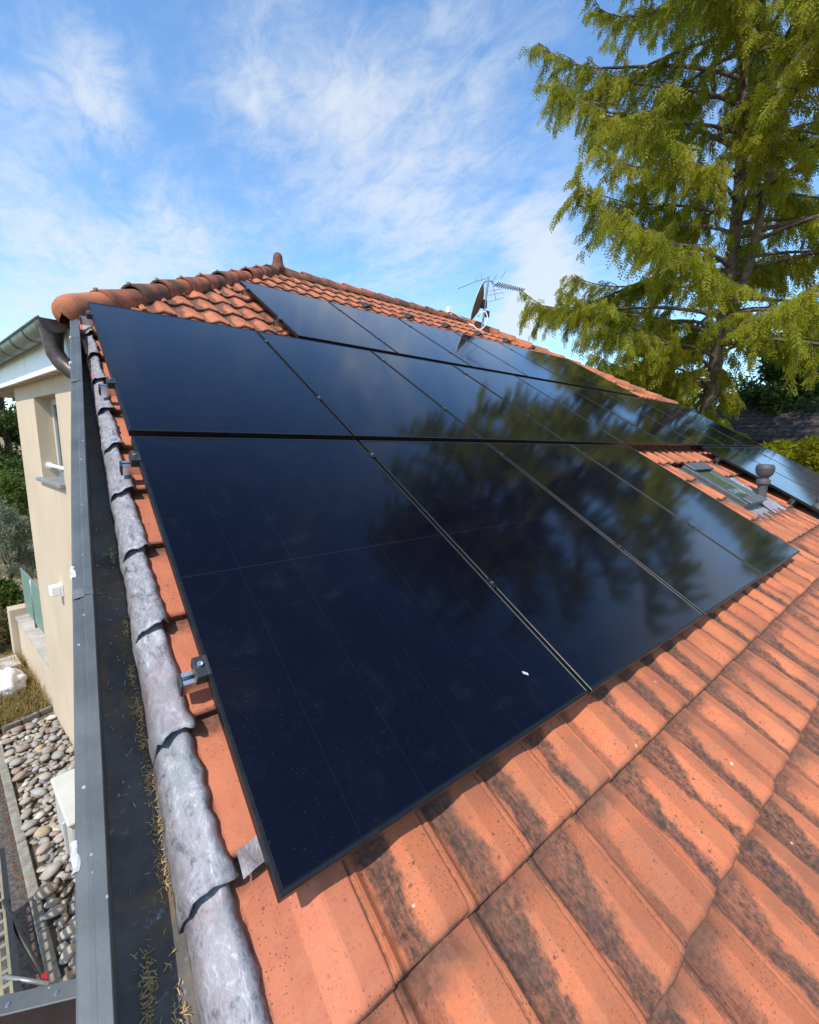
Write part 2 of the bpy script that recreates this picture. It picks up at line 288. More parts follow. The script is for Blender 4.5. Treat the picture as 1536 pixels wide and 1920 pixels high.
# ---------------------------------------------------------------- object helpers
WMX = {}
def reg(o, Wm, parent=None):
    WMX[o.name] = Wm.copy(); COL.objects.link(o)
    if parent is not None: o.parent = parent; o.matrix_basis = WMX[parent.name].inverted() @ Wm
    else: o.matrix_basis = Wm
    return o
def empty(name, loc, label=None, cat=None, group=None, kind=None, parent=None, rot=None):
    o = bpy.data.objects.new(name, None); o.empty_display_size = .1
    Wm = Matrix.Translation(loc) if rot is None else rot
    reg(o, Wm, parent); return tag(o, label, cat, group, kind)
def tag(o, label=None, cat=None, group=None, kind=None):
    for k, v in (('label', label), ('category', cat), ('group', group), ('kind', kind)):
        if v: o[k] = v
    return o
class MB:
    def __init__(s): s.v = []; s.f = []; s.mi = []; s.uv = {}
    def add(s, vs, fs, mi=0):
        b = len(s.v); s.v += [tuple(v) for v in vs]; s.f += [tuple(i + b for i in f) for f in fs]; s.mi += [mi] * len(fs); return s
    def box(s, x0, x1, y0, y1, z0, z1, X=None, mi=0):
        vs = [Vector((x, y, z)) for z in (z0, z1) for y in (y0, y1) for x in (x0, x1)]
        if X is not None: vs = [X @ v for v in vs]
        return s.add(vs, [(0, 2, 3, 1), (4, 5, 7, 6), (0, 1, 5, 4), (2, 6, 7, 3), (0, 4, 6, 2), (1, 3, 7, 5)], mi)
    def tube(s, pts, r, n=8, cap=True, mi=0):
        pts = [Vector(p) for p in pts]; rs = r if isinstance(r, (list, tuple)) else [r] * len(pts); ref = None; rings = []
        for i, p in enumerate(pts):
            t = (pts[min(i + 1, len(pts) - 1)] - pts[max(i - 1, 0)]).normalized()
            if ref is None: ref = t.orthogonal().normalized()
            ref = (ref - t * ref.dot(t)).normalized(); q = t.cross(ref)
            rings.append([p + (ref * math.cos(2 * PI * k / n) + q * math.sin(2 * PI * k / n)) * rs[i] for k in range(n)])
        vs = [v for g in rings for v in g]; fs = []
        for i in range(len(pts) - 1):
            for k in range(n): fs.append((i * n + k, i * n + (k + 1) % n, (i + 1) * n + (k + 1) % n, (i + 1) * n + k))
        if cap: fs += [tuple(range(n))[::-1], tuple(range((len(pts) - 1) * n, len(pts) * n))]
        return s.add(vs, fs, mi)
    def lathe(s, prof, X=None, n=24, mi=0):
        vs = []; fs = []
        for (r, z) in prof: vs += [Vector((r * math.cos(2 * PI * k / n), r * math.sin(2 * PI * k / n), z)) for k in range(n)]
        for i in range(len(prof) - 1):
            for k in range(n): fs.append((i * n + k, i * n + (k + 1) % n, (i + 1) * n + (k + 1) % n, (i + 1) * n + k))
        fs += [tuple(range(n))[::-1], tuple(range((len(prof) - 1) * n, len(prof) * n))]
        if X is not None: vs = [X @ v for v in vs]
        return s.add(vs, fs, mi)
    def grid(s, rows, closed=False, mi=0):
        n = len(rows[0]); vs = [v for r in rows for v in r]; fs = []
        for i in range(len(rows) - 1):
            for k in range(n - 1): fs.append((i * n + k, i * n + k + 1, (i + 1) * n + k + 1, (i + 1) * n + k))
        return s.add(vs, fs, mi)
    def mesh(s, name, mats, smooth=False, angle=None):
        m = bpy.data.meshes.new(name); m.from_pydata(s.v, [], s.f)
        for x in (mats if isinstance(mats, (list, tuple)) else [mats]): m.materials.append(x)
        if len(m.materials) > 1: m.polygons.foreach_set('material_index', s.mi)
        if smooth:
            m.polygons.foreach_set('use_smooth', [True] * len(m.polygons))
            if angle is not None: m.set_sharp_from_angle(angle=math.radians(angle))
        m.update(); return m
    def obj(s, name, mats, parent=None, smooth=False, angle=None, frame=None):
        """verts given in world space; stored local to frame (default: parent's frame or the origin)"""
        Wm = frame if frame is not None else (WMX[parent.name] if parent is not None else Matrix.Identity(4))
        inv = Wm.inverted(); s.v = [tuple(inv @ Vector(v)) for v in s.v]
        o = bpy.data.objects.new(name, s.mesh(name, mats, smooth, angle)); return reg(o, Wm, parent)
def inst(name, mesh, Wm, parent=None): return reg(bpy.data.objects.new(name, mesh), Wm, parent)
def bevel(o, wd=.004, seg=2):
    m = o.modifiers.new('bevel', 'BEVEL'); m.width = wd; m.segments = seg; m.limit_method = 'ANGLE'; m.angle_limit = math.radians(40); return o
def npmesh(name, V, F, mat, rnd=None, smooth=False):
    m = bpy.data.meshes.new(name); nv = len(V); nf, k = F.shape
    m.vertices.add(nv); m.vertices.foreach_set('co', V.astype(np.float32).ravel())
    m.loops.add(nf * k); m.loops.foreach_set('vertex_index', F.astype(np.int32).ravel())
    m.polygons.add(nf); m.polygons.foreach_set('loop_start', np.arange(0, nf * k, k, dtype=np.int32))
    m.materials.append(mat)
    if rnd is not None:
        a = m.attributes.new('rnd', 'FLOAT', 'POINT'); a.data.foreach_set('value', rnd.astype(np.float32))
    m.update(calc_edges=True)
    if smooth: m.polygons.foreach_set('use_smooth', np.ones(nf, bool))
    return m

# ---------------------------------------------------------------- ground and paths
gm = MB(); gm.add([(-400, -400, 0), (500, -400, 0), (500, 500, 0), (-400, 500, 0)], [(0, 1, 2, 3)])
tag(gm.obj('ground', MAT['ground']), kind='structure')
F0 = Vector((-.154, 3.328, 0)); D = Vector((-.1908, .9816, 0)); NN = Vector((-.9816, -.1908, 0))   # hip-end frame: foot of the hip, along the eave, outwards
def WL(al, o, z): 
    p = F0 + D * al + NN * o; return Vector((p.x, p.y, z + G))
KA, KB = Vector((-1.098, 6.254, 0)), Vector((-.579, 2.908, 0)); KD = (KB - KA).normalized(); KN = Vector((KD.y, -KD.x, 0))   # kerb line, KN to the outside
if KN.x > 0: KN = -KN
K0 = KA - KD * 3.2; K1 = KB + KD * 5.0
pm = MB(); a, b = K0, K1
pm.add([a + KN * .07 + Vector((0, 0, .008)), b + KN * .07 + Vector((0, 0, .008)), b + KN * 2.6 + Vector((0, 0, .008)), a + KN * 2.6 + Vector((0, 0, .008))], [(0, 1, 2, 3)])
tag(pm.obj('path', MAT['asphalt']), kind='structure')
KX = Matrix.Translation(K0) @ Matrix(((KD.x, KN.x, 0, 0), (KD.y, KN.y, 0, 0), (0, 0, 1, 0), (0, 0, 0, 1)))
kb = MB(); n_k = 11; kl = (K1 - K0).length / n_k
kerb = empty('kerb', K0, kind='structure')
for i in range(n_k):
    kb = MB().box(i * kl + .004, (i + 1) * kl - .004, 0.0, .07, -.05, .055 + random.uniform(-.004, .004), KX)
    bevel(kb.obj('kerb_stone', MAT['kerb'], kerb), .008)

# ---------------------------------------------------------------- the house
house = empty('house', (6, 3, 0), 'beige rendered house under an orange clay tiled hipped roof with a finial', 'house')
OW = -.172; OF = -.06
wl_ = MB()
def wallbox(mb, a0, a1, z0, z1, th=.30):
    vs = [WL(a, o, z) for z in (z0, z1) for o in (OW, OW - th) for a in (a0, a1)]
    mb.add(vs, [(0, 1, 3, 2), (4, 6, 7, 5), (0, 4, 5, 1), (2, 3, 7, 6), (0, 2, 6, 4), (1, 5, 7, 3)])
wa0, wa1, wz0, wz1 = 1.19, 2.09, .37, 1.205
WE = 3.07
wallbox(wl_, -.2, wa0, -G, 1.36); wallbox(wl_, wa1, WE, -G, 1.36); wallbox(wl_, wa0, wa1, -G, wz0); wallbox(wl_, wa0, wa1, wz1, 1.36)
wl_.obj('wall', MAT['stucco'], house)
# other walls: beyond the far corner, below the coping, front and right side
ob = MB()
c1 = WL(WE, OW, 0); c1.z = 0
def wseg(mb, p, q, z0, z1, th=.25):
    p = Vector(p); q = Vector(q); d = (q - p).normalized(); n = Vector((-d.y, d.x, 0)) * th
    mb.add([(p.x, p.y, z0), (q.x, q.y, z0), (q.x + n.x, q.y + n.y, z0), (p.x + n.x, p.y + n.y, z0), (p.x, p.y, z1), (q.x, q.y, z1), (q.x + n.x, q.y + n.y, z1), (p.x + n.x, p.y + n.y, z1)],
           [(3, 2, 1, 0), (4, 5, 6, 7), (0, 1, 5, 4), (1, 2, 6, 5), (2, 3, 7, 6), (3, 0, 4, 7)])
wseg(ob, (10.4, c1.y, 0), (c1.x + .3, c1.y, 0), 0, G + 1.36)
ob.obj('wall', MAT['stucco'], house)
ob = MB()
pa = RW(-.10, 3.35, -.3); pb = RW(-.36, -1.62, -.3)
ob.add([(pa.x, pa.y, 0), (pb.x, pb.y, 0), (pb.x + .25, pb.y, 0), (pa.x + .25, pa.y, 0), pa, pb, pb + Vector((.25, 0, 0)), pa + Vector((.25, 0, 0))],
       [(3, 2, 1, 0), (4, 5, 6, 7), (0, 1, 5, 4), (1, 2, 6, 5), (2, 3, 7, 6), (3, 0, 4, 7)])
ob.obj('wall', MAT['stucco'], house)
ob = MB(); wseg(ob, (-.33, -1.2, 0), (10.5, -1.2, 0), 0, RW(0, -1.3, -.32).z, .25); ob.obj('wall', MAT['stucco'], house)
ob = MB(); wseg(ob, (10.5, -1.0, 0), (10.5, 6.4, 0), 0, G - 1.1, .25); ob.obj('wall', MAT['stucco'], house)

# roof geometry in the roof frame: hip lines and ridge
HA = Vector((-.16, 3.60)); HP = Vector((2.72, 7.35)); RE = Vector((7.05, 7.35)); HR = Vector((10.64, 3.76))
s_slope_l = (HP.y - HA.y) / (HP.x - HA.x); s_slope_r = (HR.y - RE.y) / (HR.x - RE.x)
def hip_s(x):
    if x < HP.x: return HA.y + s_slope_l * (x - HA.x)
    if x < RE.x: return HP.y
    return RE.y + s_slope_r * (x - RE.x)
roof = MB(); nd = -.185
dk = [RW(-.12, -1.7, nd), RW(10.62, -1.7, nd), RW(10.62, 3.72, nd), RW(RE.x, RE.y, nd), RW(HP.x, HP.y, nd), RW(HA.x + .1, HA.y, nd)]
roof.add(dk, [tuple(range(6))])
# hip-end face, back face, right face (closed shell)
pe = RW(HA.x + .1, HA.y, nd); pk = RW(HP.x, HP.y, nd); rk = RW(RE.x, RE.y, nd); zf = pe.z
lf = pe + D * 9.0; rf = RW(10.62, 3.72, nd); rf2 = Vector((11.6, lf.y + 1.0, zf))
roof.add([pe, pk, lf, rk, rf2, rf], [(0, 1, 2), (1, 3, 4, 2), (3, 5, 4)])
roofo = roof.obj('roof', MAT['tile'], house)

# --- one clay tile
TW, TC = .2175, .351
def tile_mesh(name, mat, verge=False):
    prof = [(-.020, .006), (.000, .0155), (.010, .019), (.019, .0175), (.033, .0042), (.040, .0008), (.078, .0012), (.090, .0050), (.112, .0170), (.138, .0320), (.144, .0342), (.149, .0343), (.185, .0285), (.212, .0245), (.2165, .0215), (.2172, .006)]
    if verge: prof = [(-.020, .001), (.000, .0015), (.050, .0012), (.092, .0018), (.098, .0052), (.128, .0265), (.144, .0335), (.152, .0345), (.185, .0290), (.212, .0245), (.2165, .0215), (.2172, .006)]
    tilt = .030
    svals = [0.0, .004, .022, .045, .20, TC + .045]
    def zz(x, z, s, k):
        rib = max(0, min(1, (z - .006) / .02))
        if k == 0: z = z - .007 - .009 * rib * (x > .1)
        if k == 1: z = z - .003 - .0065 * rib * (x > .1)
        if k == 2: z = z - .0025 * rib * (x > .1)
        return z + tilt * (1 - s / TC)
    V = []; F = []; UV = []
    n = len(prof)
    for k, s in enumerate(svals):
        for (x, z) in prof: V.append((x, s, zz(x, z, s, k))); UV.append((x / TW, s / TC))
    for k in range(len(svals) - 1):
        for i in range(n - 1): F.append((k * n + i, k * n + i + 1, (k + 1) * n + i + 1, (k + 1) * n + i))
    b = len(V)      # nose face
    for (x, z) in prof: V.append((x, .001, zz(x, z, 0, 0))); UV.append((x / TW, 0))
    for (x, z) in prof: V.append((x, .004, max(-.006, zz(x, z, 0, 0) - .031))); UV.append((x / TW, -.03))
    for i in range(n - 1): F.append((b + n + i, b + n + i + 1, b + i + 1, b + i))
    m = bpy.data.meshes.new(name); m.from_pydata(V, [], F); m.materials.append(mat)
    ul = m.uv_layers.new(name='UVMap')
    for lp in m.loops: ul.data[lp.index].uv = UV[lp.vertex_index]
    m.polygons.foreach_set('use_smooth', [True] * len(F)); m.set_sharp_from_angle(angle=math.radians(13)); m.update(); return m
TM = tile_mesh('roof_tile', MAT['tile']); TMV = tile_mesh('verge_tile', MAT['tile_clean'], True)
TX0 = .171; TS0 = -.22; TN = -.145
skx0, skx1, sks0, sks1 = 5.40, 6.08, .64, 1.40            # skylight opening in the roof frame
fl_x1, fl_s0, fl_s1 = 6.70, .47, 1.10                      # leaded area beside it
def covered(x, s):
    """under a panel, well inside its outline"""
    if .10 < s < 1.75 and (.12 < x < 4.45 or x > 7.15): return True
    if 1.85 < s < 3.30 and .12 < x < 10.1: return True
    if 3.70 < s < 5.25 and 1.75 < x < 8.2: return True
    return False
cells = []
for j in range(-1, 64):
    for k in range(-4, 22):
        x = TX0 + TW * j; s = TS0 + TC * k; xc = x + TW / 2; sc = s + TC * .5
        if s + TC * .75 > hip_s(xc) - .0: continue
        if x + TW > 10.72: continue
        if skx0 - .02 < xc < skx1 + .04 and sks0 - .2 < sc < sks1 + .02: continue
        if skx1 < xc < fl_x1 and fl_s0 - .1 < sc < fl_s1: continue
        cells.append((x, s, xc, sc))
camr = RM.inverted() @ camo.matrix_world.translation
vis = []; hid = []
for c in cells:
    d = (Vector((c[2], c[3], -.12)) - camr).length
    (hid if covered(c[2], c[3]) else vis).append((d, c))
def in_view(c):
    p = camo.matrix_world.inverted() @ RW(c[2], c[3], -.12)
    if p.z > -.1: return False
    return abs(p.x / -p.z) < 1.05 * 768 / 812.8 + .12 and abs(p.y / -p.z) < 1.05 * 960 / 812.8 + .15
seen = sorted([v for v in vis if in_view(v[1])]); rest = [v for v in vis if not in_view(v[1])] + hid
single = seen[:300]; rest += seen[300:]
for d, c in single:
    J = Matrix.Translation((c[0] + random.uniform(-.0015, .0015), c[1] + random.uniform(-.003, .003), TN)) @ Euler((random.uniform(-.004, .004), random.uniform(-.007, .007), random.uniform(-.005, .005))).to_matrix().to_4x4()
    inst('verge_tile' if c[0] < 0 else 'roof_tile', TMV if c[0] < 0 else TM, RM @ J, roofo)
def join_tiles(name, src, mats4, parent, kindstuff=True, simple_rows=None):
    nv = len(src.vertices); co = np.empty(nv * 3, np.float32); src.vertices.foreach_get('co', co); co = co.reshape(-1, 3)
    fv = np.array([list(p.vertices) for p in src.polygons]); uvs = np.empty(len(src.loops) * 2, np.float32); src.uv_layers[0].data.foreach_get('uv', uvs)
    V = []; F = []
    for i, m in enumerate(mats4):
        A = np.array(m, dtype=np.float32); V.append(co @ A[:3, :3].T + A[:3, 3]); F.append(fv + i * nv)
    V = np.concatenate(V); F = np.concatenate(F)
    me = npmesh(name, V, F, src.materials[0]); ul = me.uv_layers.new(name='UVMap'); ul.data.foreach_set('uv', np.tile(uvs, len(mats4)))
    me.polygons.foreach_set('use_smooth', np.ones(len(F), bool)); me.set_sharp_from_angle(angle=math.radians(13))
    o = bpy.data.objects.new(name, me); reg(o, Matrix.Identity(4), parent); o['kind'] = 'stuff'; return o
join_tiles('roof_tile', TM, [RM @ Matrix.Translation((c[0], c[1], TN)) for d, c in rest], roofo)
# hip-end face tiles (seen only from the side)
ey = -D; up_l = (pk - pe); up_l -= ey * up_l.dot(ey); up_l.normalize(); nl = ey.cross(up_l)
mats = []
for j in range(42):
    for k in range(0, 14):
        a_ = j * TW; s_ = k * TC + .02
        base = pe + D * (a_ + TW) + up_l * s_
        frac = s_ + TC * .8; wtot = (pk - pe).dot(up_l)
        left_lim = (pk - pe).dot(D) * frac / wtot; right_lim = 9.0 + ((pk + D * 0) - lf).dot(D) * frac / wtot
        if a_ < left_lim - .02 or a_ + TW > right_lim: continue
        X = Matrix(((ey.x, up_l.x, nl.x, base.x), (ey.y, up_l.y, nl.y, base.y), (ey.z, up_l.z, nl.z, base.z), (0, 0, 0, 1))) @ Matrix.Translation((0, 0, .045))
        mats.append(X)
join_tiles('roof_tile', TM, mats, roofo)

# --- hip and ridge tiles
def barrel_mesh(name, L_, r0, r1, mat, closed=False):
    mb = MB(); n = 14; rows = []; th = .016
    ss = [0, .012, .05, L_ * .5, L_] if not closed else [-.11, -.105, -.08, -.04, 0.02, .1, L_]
    for q, s in enumerate(ss):
        t = max(0, s) / L_; r = r0 + (r1 - r0) * t
        if closed:
            r = r0 * (.05, .45, .80, .95, 1.0, 1.0, .97)[q]
        elif q == 0: r *= .985
        elif q <= 2: r *= 1.015
        rows.append([Vector((r * math.cos(a), s, r * math.sin(a) * 1.0)) for a in [PI * (i / (n - 1)) * (1.5 if closed else 1.16) - PI * (.25 if closed else .08) for i in range(n)]])
    mb.grid(rows)
    if not closed:
        inn = [Vector((v.x * (1 - th / r0), v.y, v.z * (1 - th / r0))) for v in rows[0]]; inn2 = [Vector((v.x * .88, .06, v.z * .88)) for v in rows[0]]
        mb.grid([inn2, inn, rows[0]])
    m = mb.mesh(name, mat, True, 40); ul = m.uv_layers.new(name='UVMap')
    for lp in m.loops:
        v = m.vertices[lp.vertex_index].co; ul.data[lp.index].uv = (.5 + v.x, .3 + v.y)
    return m
HT = barrel_mesh('hip_tile', .46, .116, .096, MAT['ridge'])
RT = barrel_mesh('ridge_tile', .40, .115, .100, MAT['ridge'])
RTC = barrel_mesh('ridge_tile', .40, .118, .104, MAT['ridge_clean'])
CAPT = barrel_mesh('hip_end_tile', .44, .114, .100, MAT['ridge_clean'], True)
# right-hand verge boards
for (s0_, s1_) in ((-1.7, 1.0), (1.005, 3.70)):
    MB().box(10.60, 10.63, s0_, s1_, -.34, -.10, RM).obj('verge_board', MAT['white'], house)
def along(p, q, mesh, step, name, lift, parent, wob=.006, first=None, tiltup=.03, start=0.0):
    P, Q = RW(p.x, p.y, -.125), RW(q.x, q.y, -.125); d = (Q - P); Lt = d.length; d.normalize()
    x = d.cross(Vector((0, 0, 1))).normalized(); z = x.cross(d); n = int((Lt - start) / step); step = (Lt - start) / n
    for i in range(n):
        o = P + d * (start + i * step + (.135 if (first and i == 0) else 0)) + z * (lift + random.uniform(-wob, wob)) + x * random.uniform(-wob, wob)
        X = Matrix(((x.x, d.x, z.x, o.x), (x.y, d.y, z.y, o.y), (x.z, d.z, z.z, o.z), (0, 0, 0, 1))) @ Euler((-tiltup + random.uniform(-.012, .012), random.uniform(-.05, .05), random.uniform(-.012, .012))).to_matrix().to_4x4()
        inst(name, first if (first and i == 0) else mesh, X, parent)
        if mesh is HT and i > 0:     # the clip screwed to each hip tile's nose
            c = X @ Vector((0, .0, .118)); MB().box(-.011, .011, -.012, .010, .112, .128, X).obj('tile_clip', MAT['steel'], roofo)
    return n
along(HA, HP + Vector((.02, .02)), HT, .425, 'hip_tile', .0, roofo, .007, CAPT, .03)
along(HP + Vector((.05, 0)), RE, RT, .36, 'ridge_tile', -.015, roofo, .004)
along(HR, RE, RTC, .37, 'ridge_tile', -.005, roofo, .004)
# mortar bedding under hip and ridge
mb = MB()
for p, q in ((HA, HP), (HP, RE), (RE, HR)):
    P, Q = RW(p.x, p.y, -.15), RW(q.x, q.y, -.15); d = (Q - P).normalized(); x = d.cross(Vector((0, 0, 1))).normalized(); z = x.cross(d)
    pr = [(-.115, -.07), (-.10, .0), (-.06, .06), (0, .085), (.06, .06), (.10, .0), (.115, -.07)]
    mb.grid([[P + d * (.22 if p is HA else .03) + x * a_ + z * b_ for a_, b_ in pr], [Q - d * .02 + x * a_ + z * b_ for a_, b_ in pr]])
mb.obj('mortar_bed', MAT['mortar'], roofo)
# finial at the peak
pkw = RW(HP.x + .03, HP.y + .01, -.03)
fx = Matrix.Translation(pkw) @ Euler((math.radians(8), math.radians(-3), 0)).to_matrix().to_4x4()
fn = MB().lathe([(.115, -.10), (.11, -.03), (.088, .01), (.078, .05), (.072, .10), (.064, .14), (.044, .168), (.012, .178)], fx, 18)
fn.obj('finial', MAT['ridge_clean'], roofo, True)

# --- vent tiles just below the ridge (dark openings)
for x in (3.62, 4.49, 5.36, 6.23, 7.10, 8.0):
    j = round((x - TX0) / TW); xx = TX0 + TW * j + .13
    vt = MB(); ss = [(0, .0), (.0, .038), (.05, .052), (.13, .05), (.19, .03)]
    kx = TS0 + TC * 18
    rows = []
    for (s_, h_) in ss: rows.append([RW(xx + a_ * .075, kx + .02 + s_, TN + .052 + h_ * (1 - abs(a_) ** 2.2)) for a_ in (-1, -.8, -.4, 0, .4, .8, 1)])
    vt.grid(rows[1:]); vt.grid([rows[0], rows[1]], mi=1)
    vt.obj('vent_tile', [MAT['blackp'], MAT['blackp']], roofo, True, 40)

# --- lead sheets dressed over the verge tiles, one per course
def lead_sheet(k):
    s0 = TS0 + TC * k; L_ = TC + .045; nu, nv = 14, 26
    prof = [(-.150, -.217), (-.147, -.193), (-.144, -.168), (-.138, -.150), (-.129, -.140), (-.118, -.133), (-.104, -.1255), (-.089, -.1175), (-.074, -.1135), (-.063, -.1130), (-.054, -.121), (-.046, -.133)]
    seed = k * 7.3; rows = []; wed = []
    ph = random.uniform(0, 6)
    shrink = max(0, (s0 - 0.0)) * .030        # the gutter narrows up the slope
    for i in range(nv + 1):
        t = i / nv; s = s0 - .035 + L_ * t; row = []
        nose = math.exp(-t * 9)
        for j, (x, n) in enumerate(prof):
            q = noise.noise(Vector((x * 16, s * 9, seed))); q2 = noise.noise(Vector((x * 45, s * 28, seed + 5)))
            lift = .022 * (1 - t) + nose * .007 * (1 + .8 * math.sin(j * .9 + ph)) + .007 * math.exp(-t * 14) * math.exp(-((j - 3 - ph * .5) / 1.3) ** 2)
            xx = x + shrink * (1 - .45 * j / 11) + (.013 * min(1, t * 1.6) * (1 - j / 8) if j < 8 else -.008 * min(1, t * 1.5) * (j - 8) / 3)
            dx = 0
            if j >= 9: dx = .009 * noise.noise(Vector((s * 8, seed, 2))) + .005 * noise.noise(Vector((s * 30, seed, 3)))
            diag = -.016 * (1 - j / 11) * nose + .016 * nose * noise.noise(Vector((j * .6, seed, 9)))
            row.append(RW(xx + dx + .006 * q2 * (j > 0), s + diag, n + lift * (.25 if j < 2 else 1) + (.0018 * q + .0026 * q2 - .0075 * max(0, abs(noise.noise(Vector((x * 22, s * 5, seed + 11)))) - .10)) * (.6 if j > 9 else 1)))
        rows.append(row)
    mb = MB().grid(rows)
    o = mb.obj('lead_sheet', MAT['lead'], roofo, True); md = o.modifiers.new('thick', 'SOLIDIFY'); md.thickness = .003; md.offset = 1
    return o
for k in range(-3, 11): lead_sheet(k)
# small lead tongue tucked under the panel corner
tg = MB().grid([[RW(-.03 + .105 * t, .085 + .055 * q + .02 * t, -.108 + .006 * math.sin(t * 7 + q * 3)) for t in [i / 8 for i in range(9)]] for q in [i / 4 for i in range(5)]])
tg.obj('lead_tongue', MAT['lead'], roofo, True)

# --- box gutter and coping along the verge
def cop(s): # x of the coping's inner top edge at slope position s
    return -.2645 + .0600 * s
gs = [-1.75, -.8, -.3, 0, .4, .8, 1.2, 1.6, 2.0, 2.4, 2.8, 3.12, 3.36]
bxg = MB()
rows = []
for s in gs:
    c = cop(s); e = -.140 + max(0, s) * .030
    rows.append([RW(c - .002, s, -.062), RW(c + .002, s, -.12), RW(c + .006, s, -.205), RW(c + .02, s, -.213), RW((c + e) / 2, s, -.214 + .002 * math.sin(s * 5)), RW(e - .01, s, -.211), RW(e + .06, s, -.19)])
bxg.grid(rows); bxg.obj('box_gutter', MAT['zinc_floor'], house, True, 35)
cp = MB(); rows = []
for s in gs:
    c = cop(s); k = 1.0
    pf = [(c, -.115), (c, -.0615), (c - .0015, -.060), (c - .0195, -.060), (c - .021, -.0615), (c - .021, -.066), (c - .0225, -.068), (c - .030, -.068), (c - .0305, -.072), (c - .046, -.0725), (c - .048, -.0745), (c - .048, -.135), (c - .053, -.140)]
    rows.append([RW(a_ + .0015 * math.sin(s * 3.1), s, b_) for a_, b_ in pf])
cp.grid([r[::-1] for r in rows]); cop_o = cp.obj('coping', MAT['coping'], house, True, 30)
pe_ = MB().grid([rows[-1][:7], [RW(cop(gs[-1]) - .012, gs[-1] + .003, -.17)] * 7]).obj('coping_end', MAT['coping'], house)
for s in (2.42, .93):                                   # lapped joints in the coping
    c = cop(s); MB().grid([[RW(a_, s + t, b_ + .0016) for a_, b_ in ((c + .001, -.10), (c + .001, -.0605), (c - .020, -.0588), (c - .0215, -.0655), (c - .031, -.0668), (c - .0475, -.0715), (c - .0495, -.12))] for t in (0, .035)]).obj('joint_cover', MAT['coping'], cop_o)
for s, ln in ((.235, .055), (1.02, .05), (2.66, .025), (3.05, .02)):   # torn pale sealant tape on the outer edge
    c = cop(s) - .048; tp = MB()
    rr = []
    for i in range(6):
        rr.append([RW(c + .004 + .006 * random.random(), s + ln * i / 5, -.0715), RW(c - .001, s + ln * i / 5, -.0695 + .002 * random.random()), RW(c - .003 - .005 * random.random(), s + ln * i / 5 + .004 * random.random(), -.080 - .008 * random.random())])
    tp.grid(rr); tp.obj('sealant_tape', MAT['tape'], cop_o, True)

# --- hip-end eave: fascia, soffit, gutter, downpipe
for a0, a1 in ((.12, 1.625), (1.632, 3.4), (3.407, 5.4)):
    mb = MB(); vs = [WL(a, o, z) for z in (1.348, 1.60) for o in (OF, OF - .02) for a in (a0, a1)]
    mb.add(vs, [(0, 1, 3, 2), (4, 6, 7, 5), (0, 4, 5, 1), (2, 3, 7, 6), (0, 2, 6, 4), (1, 5, 7, 3)]); mb.obj('fascia_board', MAT['white'], house)
i = 0; a = .12
while a < 4.6:
    wd = .235; mb = MB(); skew = .10
    vs = [WL(a + dx * wd * .985 + (0 if o == OF - .003 else skew), o, z + (0.006 if dx else 0)) for z in (1.352, 1.366) for o in (OF - .003, OW - .0) for dx in (0, 1)]
    mb.add(vs, [(0, 1, 3, 2), (4, 6, 7, 5), (0, 4, 5, 1), (2, 3, 7, 6), (0, 2, 6, 4), (1, 5, 7, 3)]); mb.obj('soffit_board', MAT['soffit'], house); a += wd
mb = MB(); vs = [WL(a, o, z) for z in (1.362, 1.376) for o in (OF - .02, OW - .9) for a in (WE + .02, 5.4)]
mb.add(vs, [(0, 1, 3, 2), (4, 6, 7, 5), (0, 4, 5, 1), (2, 3, 7, 6), (0, 2, 6, 4), (1, 5, 7, 3)]); mb.obj('soffit_board', MAT['soffit'], house)
GC, GR, GZ = .022, .080, 1.632
def gut(al, r=GR, dz=0, arc=13, a0=0.0, a1=PI):
    return [WL(al, GC + r * math.cos(a0 + (a1 - a0) * i / (arc - 1)), GZ + dz - r * math.sin(a0 + (a1 - a0) * i / (arc - 1))) for i in range(arc)]
gt = MB(); gt.grid([gut(.20), gut(5.6)]); gt.grid([gut(5.6, GR - .003), gut(.20, GR - .003)])
gutter = gt.obj('gutter', MAT['gutterg'], house, True, 60)
MB().tube([WL(.06, GC + GR + .004, GZ + .003), WL(5.6, GC + GR + .004, GZ + .003)], .0095, 10).obj('gutter_bead', MAT['gutterg'], gutter, True)
a = .62
while a < 5.4:
    MB().grid([gut(a, GR + .004), gut(a + .03, GR + .004)]).obj('gutter_strap', MAT['gutterdark'], gutter, True); a += .52
oe = MB(); oe.grid([gut(.05, GR + .003), gut(.21, GR + .003)]); oe.grid([gut(.21, GR - .001), gut(.05, GR - .001)]); oe.grid([gut(.05, GR + .003), gut(.05, .002)]); oe.grid([gut(.045, GR + .009), gut(.045, GR - .004)]); 
oe.obj('outlet_end', MAT['brownpipe'], gutter, True, 40)
pth = [WL(.13, GC, GZ - .05), WL(.13, GC, GZ - .10), WL(.13, GC, GZ - .17), WL(.125, GC - .005, GZ - .22), WL(.10, GC - .03, GZ - .28), WL(.05, GC - .07, GZ - .335), WL(-.02, GC - .12, GZ - .385), WL(-.10, GC - .18, GZ - .43)]
dpip = MB().tube(pth, [.074, .066, .058, .056, .056, .056, .056, .056], 18).obj('downpipe', MAT['brownpipe'], house, True, 50)
MB().tube([WL(.13, GC, GZ - .168), WL(.13, GC, GZ - .176)], .0605, 18).obj('pipe_collar', MAT['brownpipe'], dpip, True, 50)

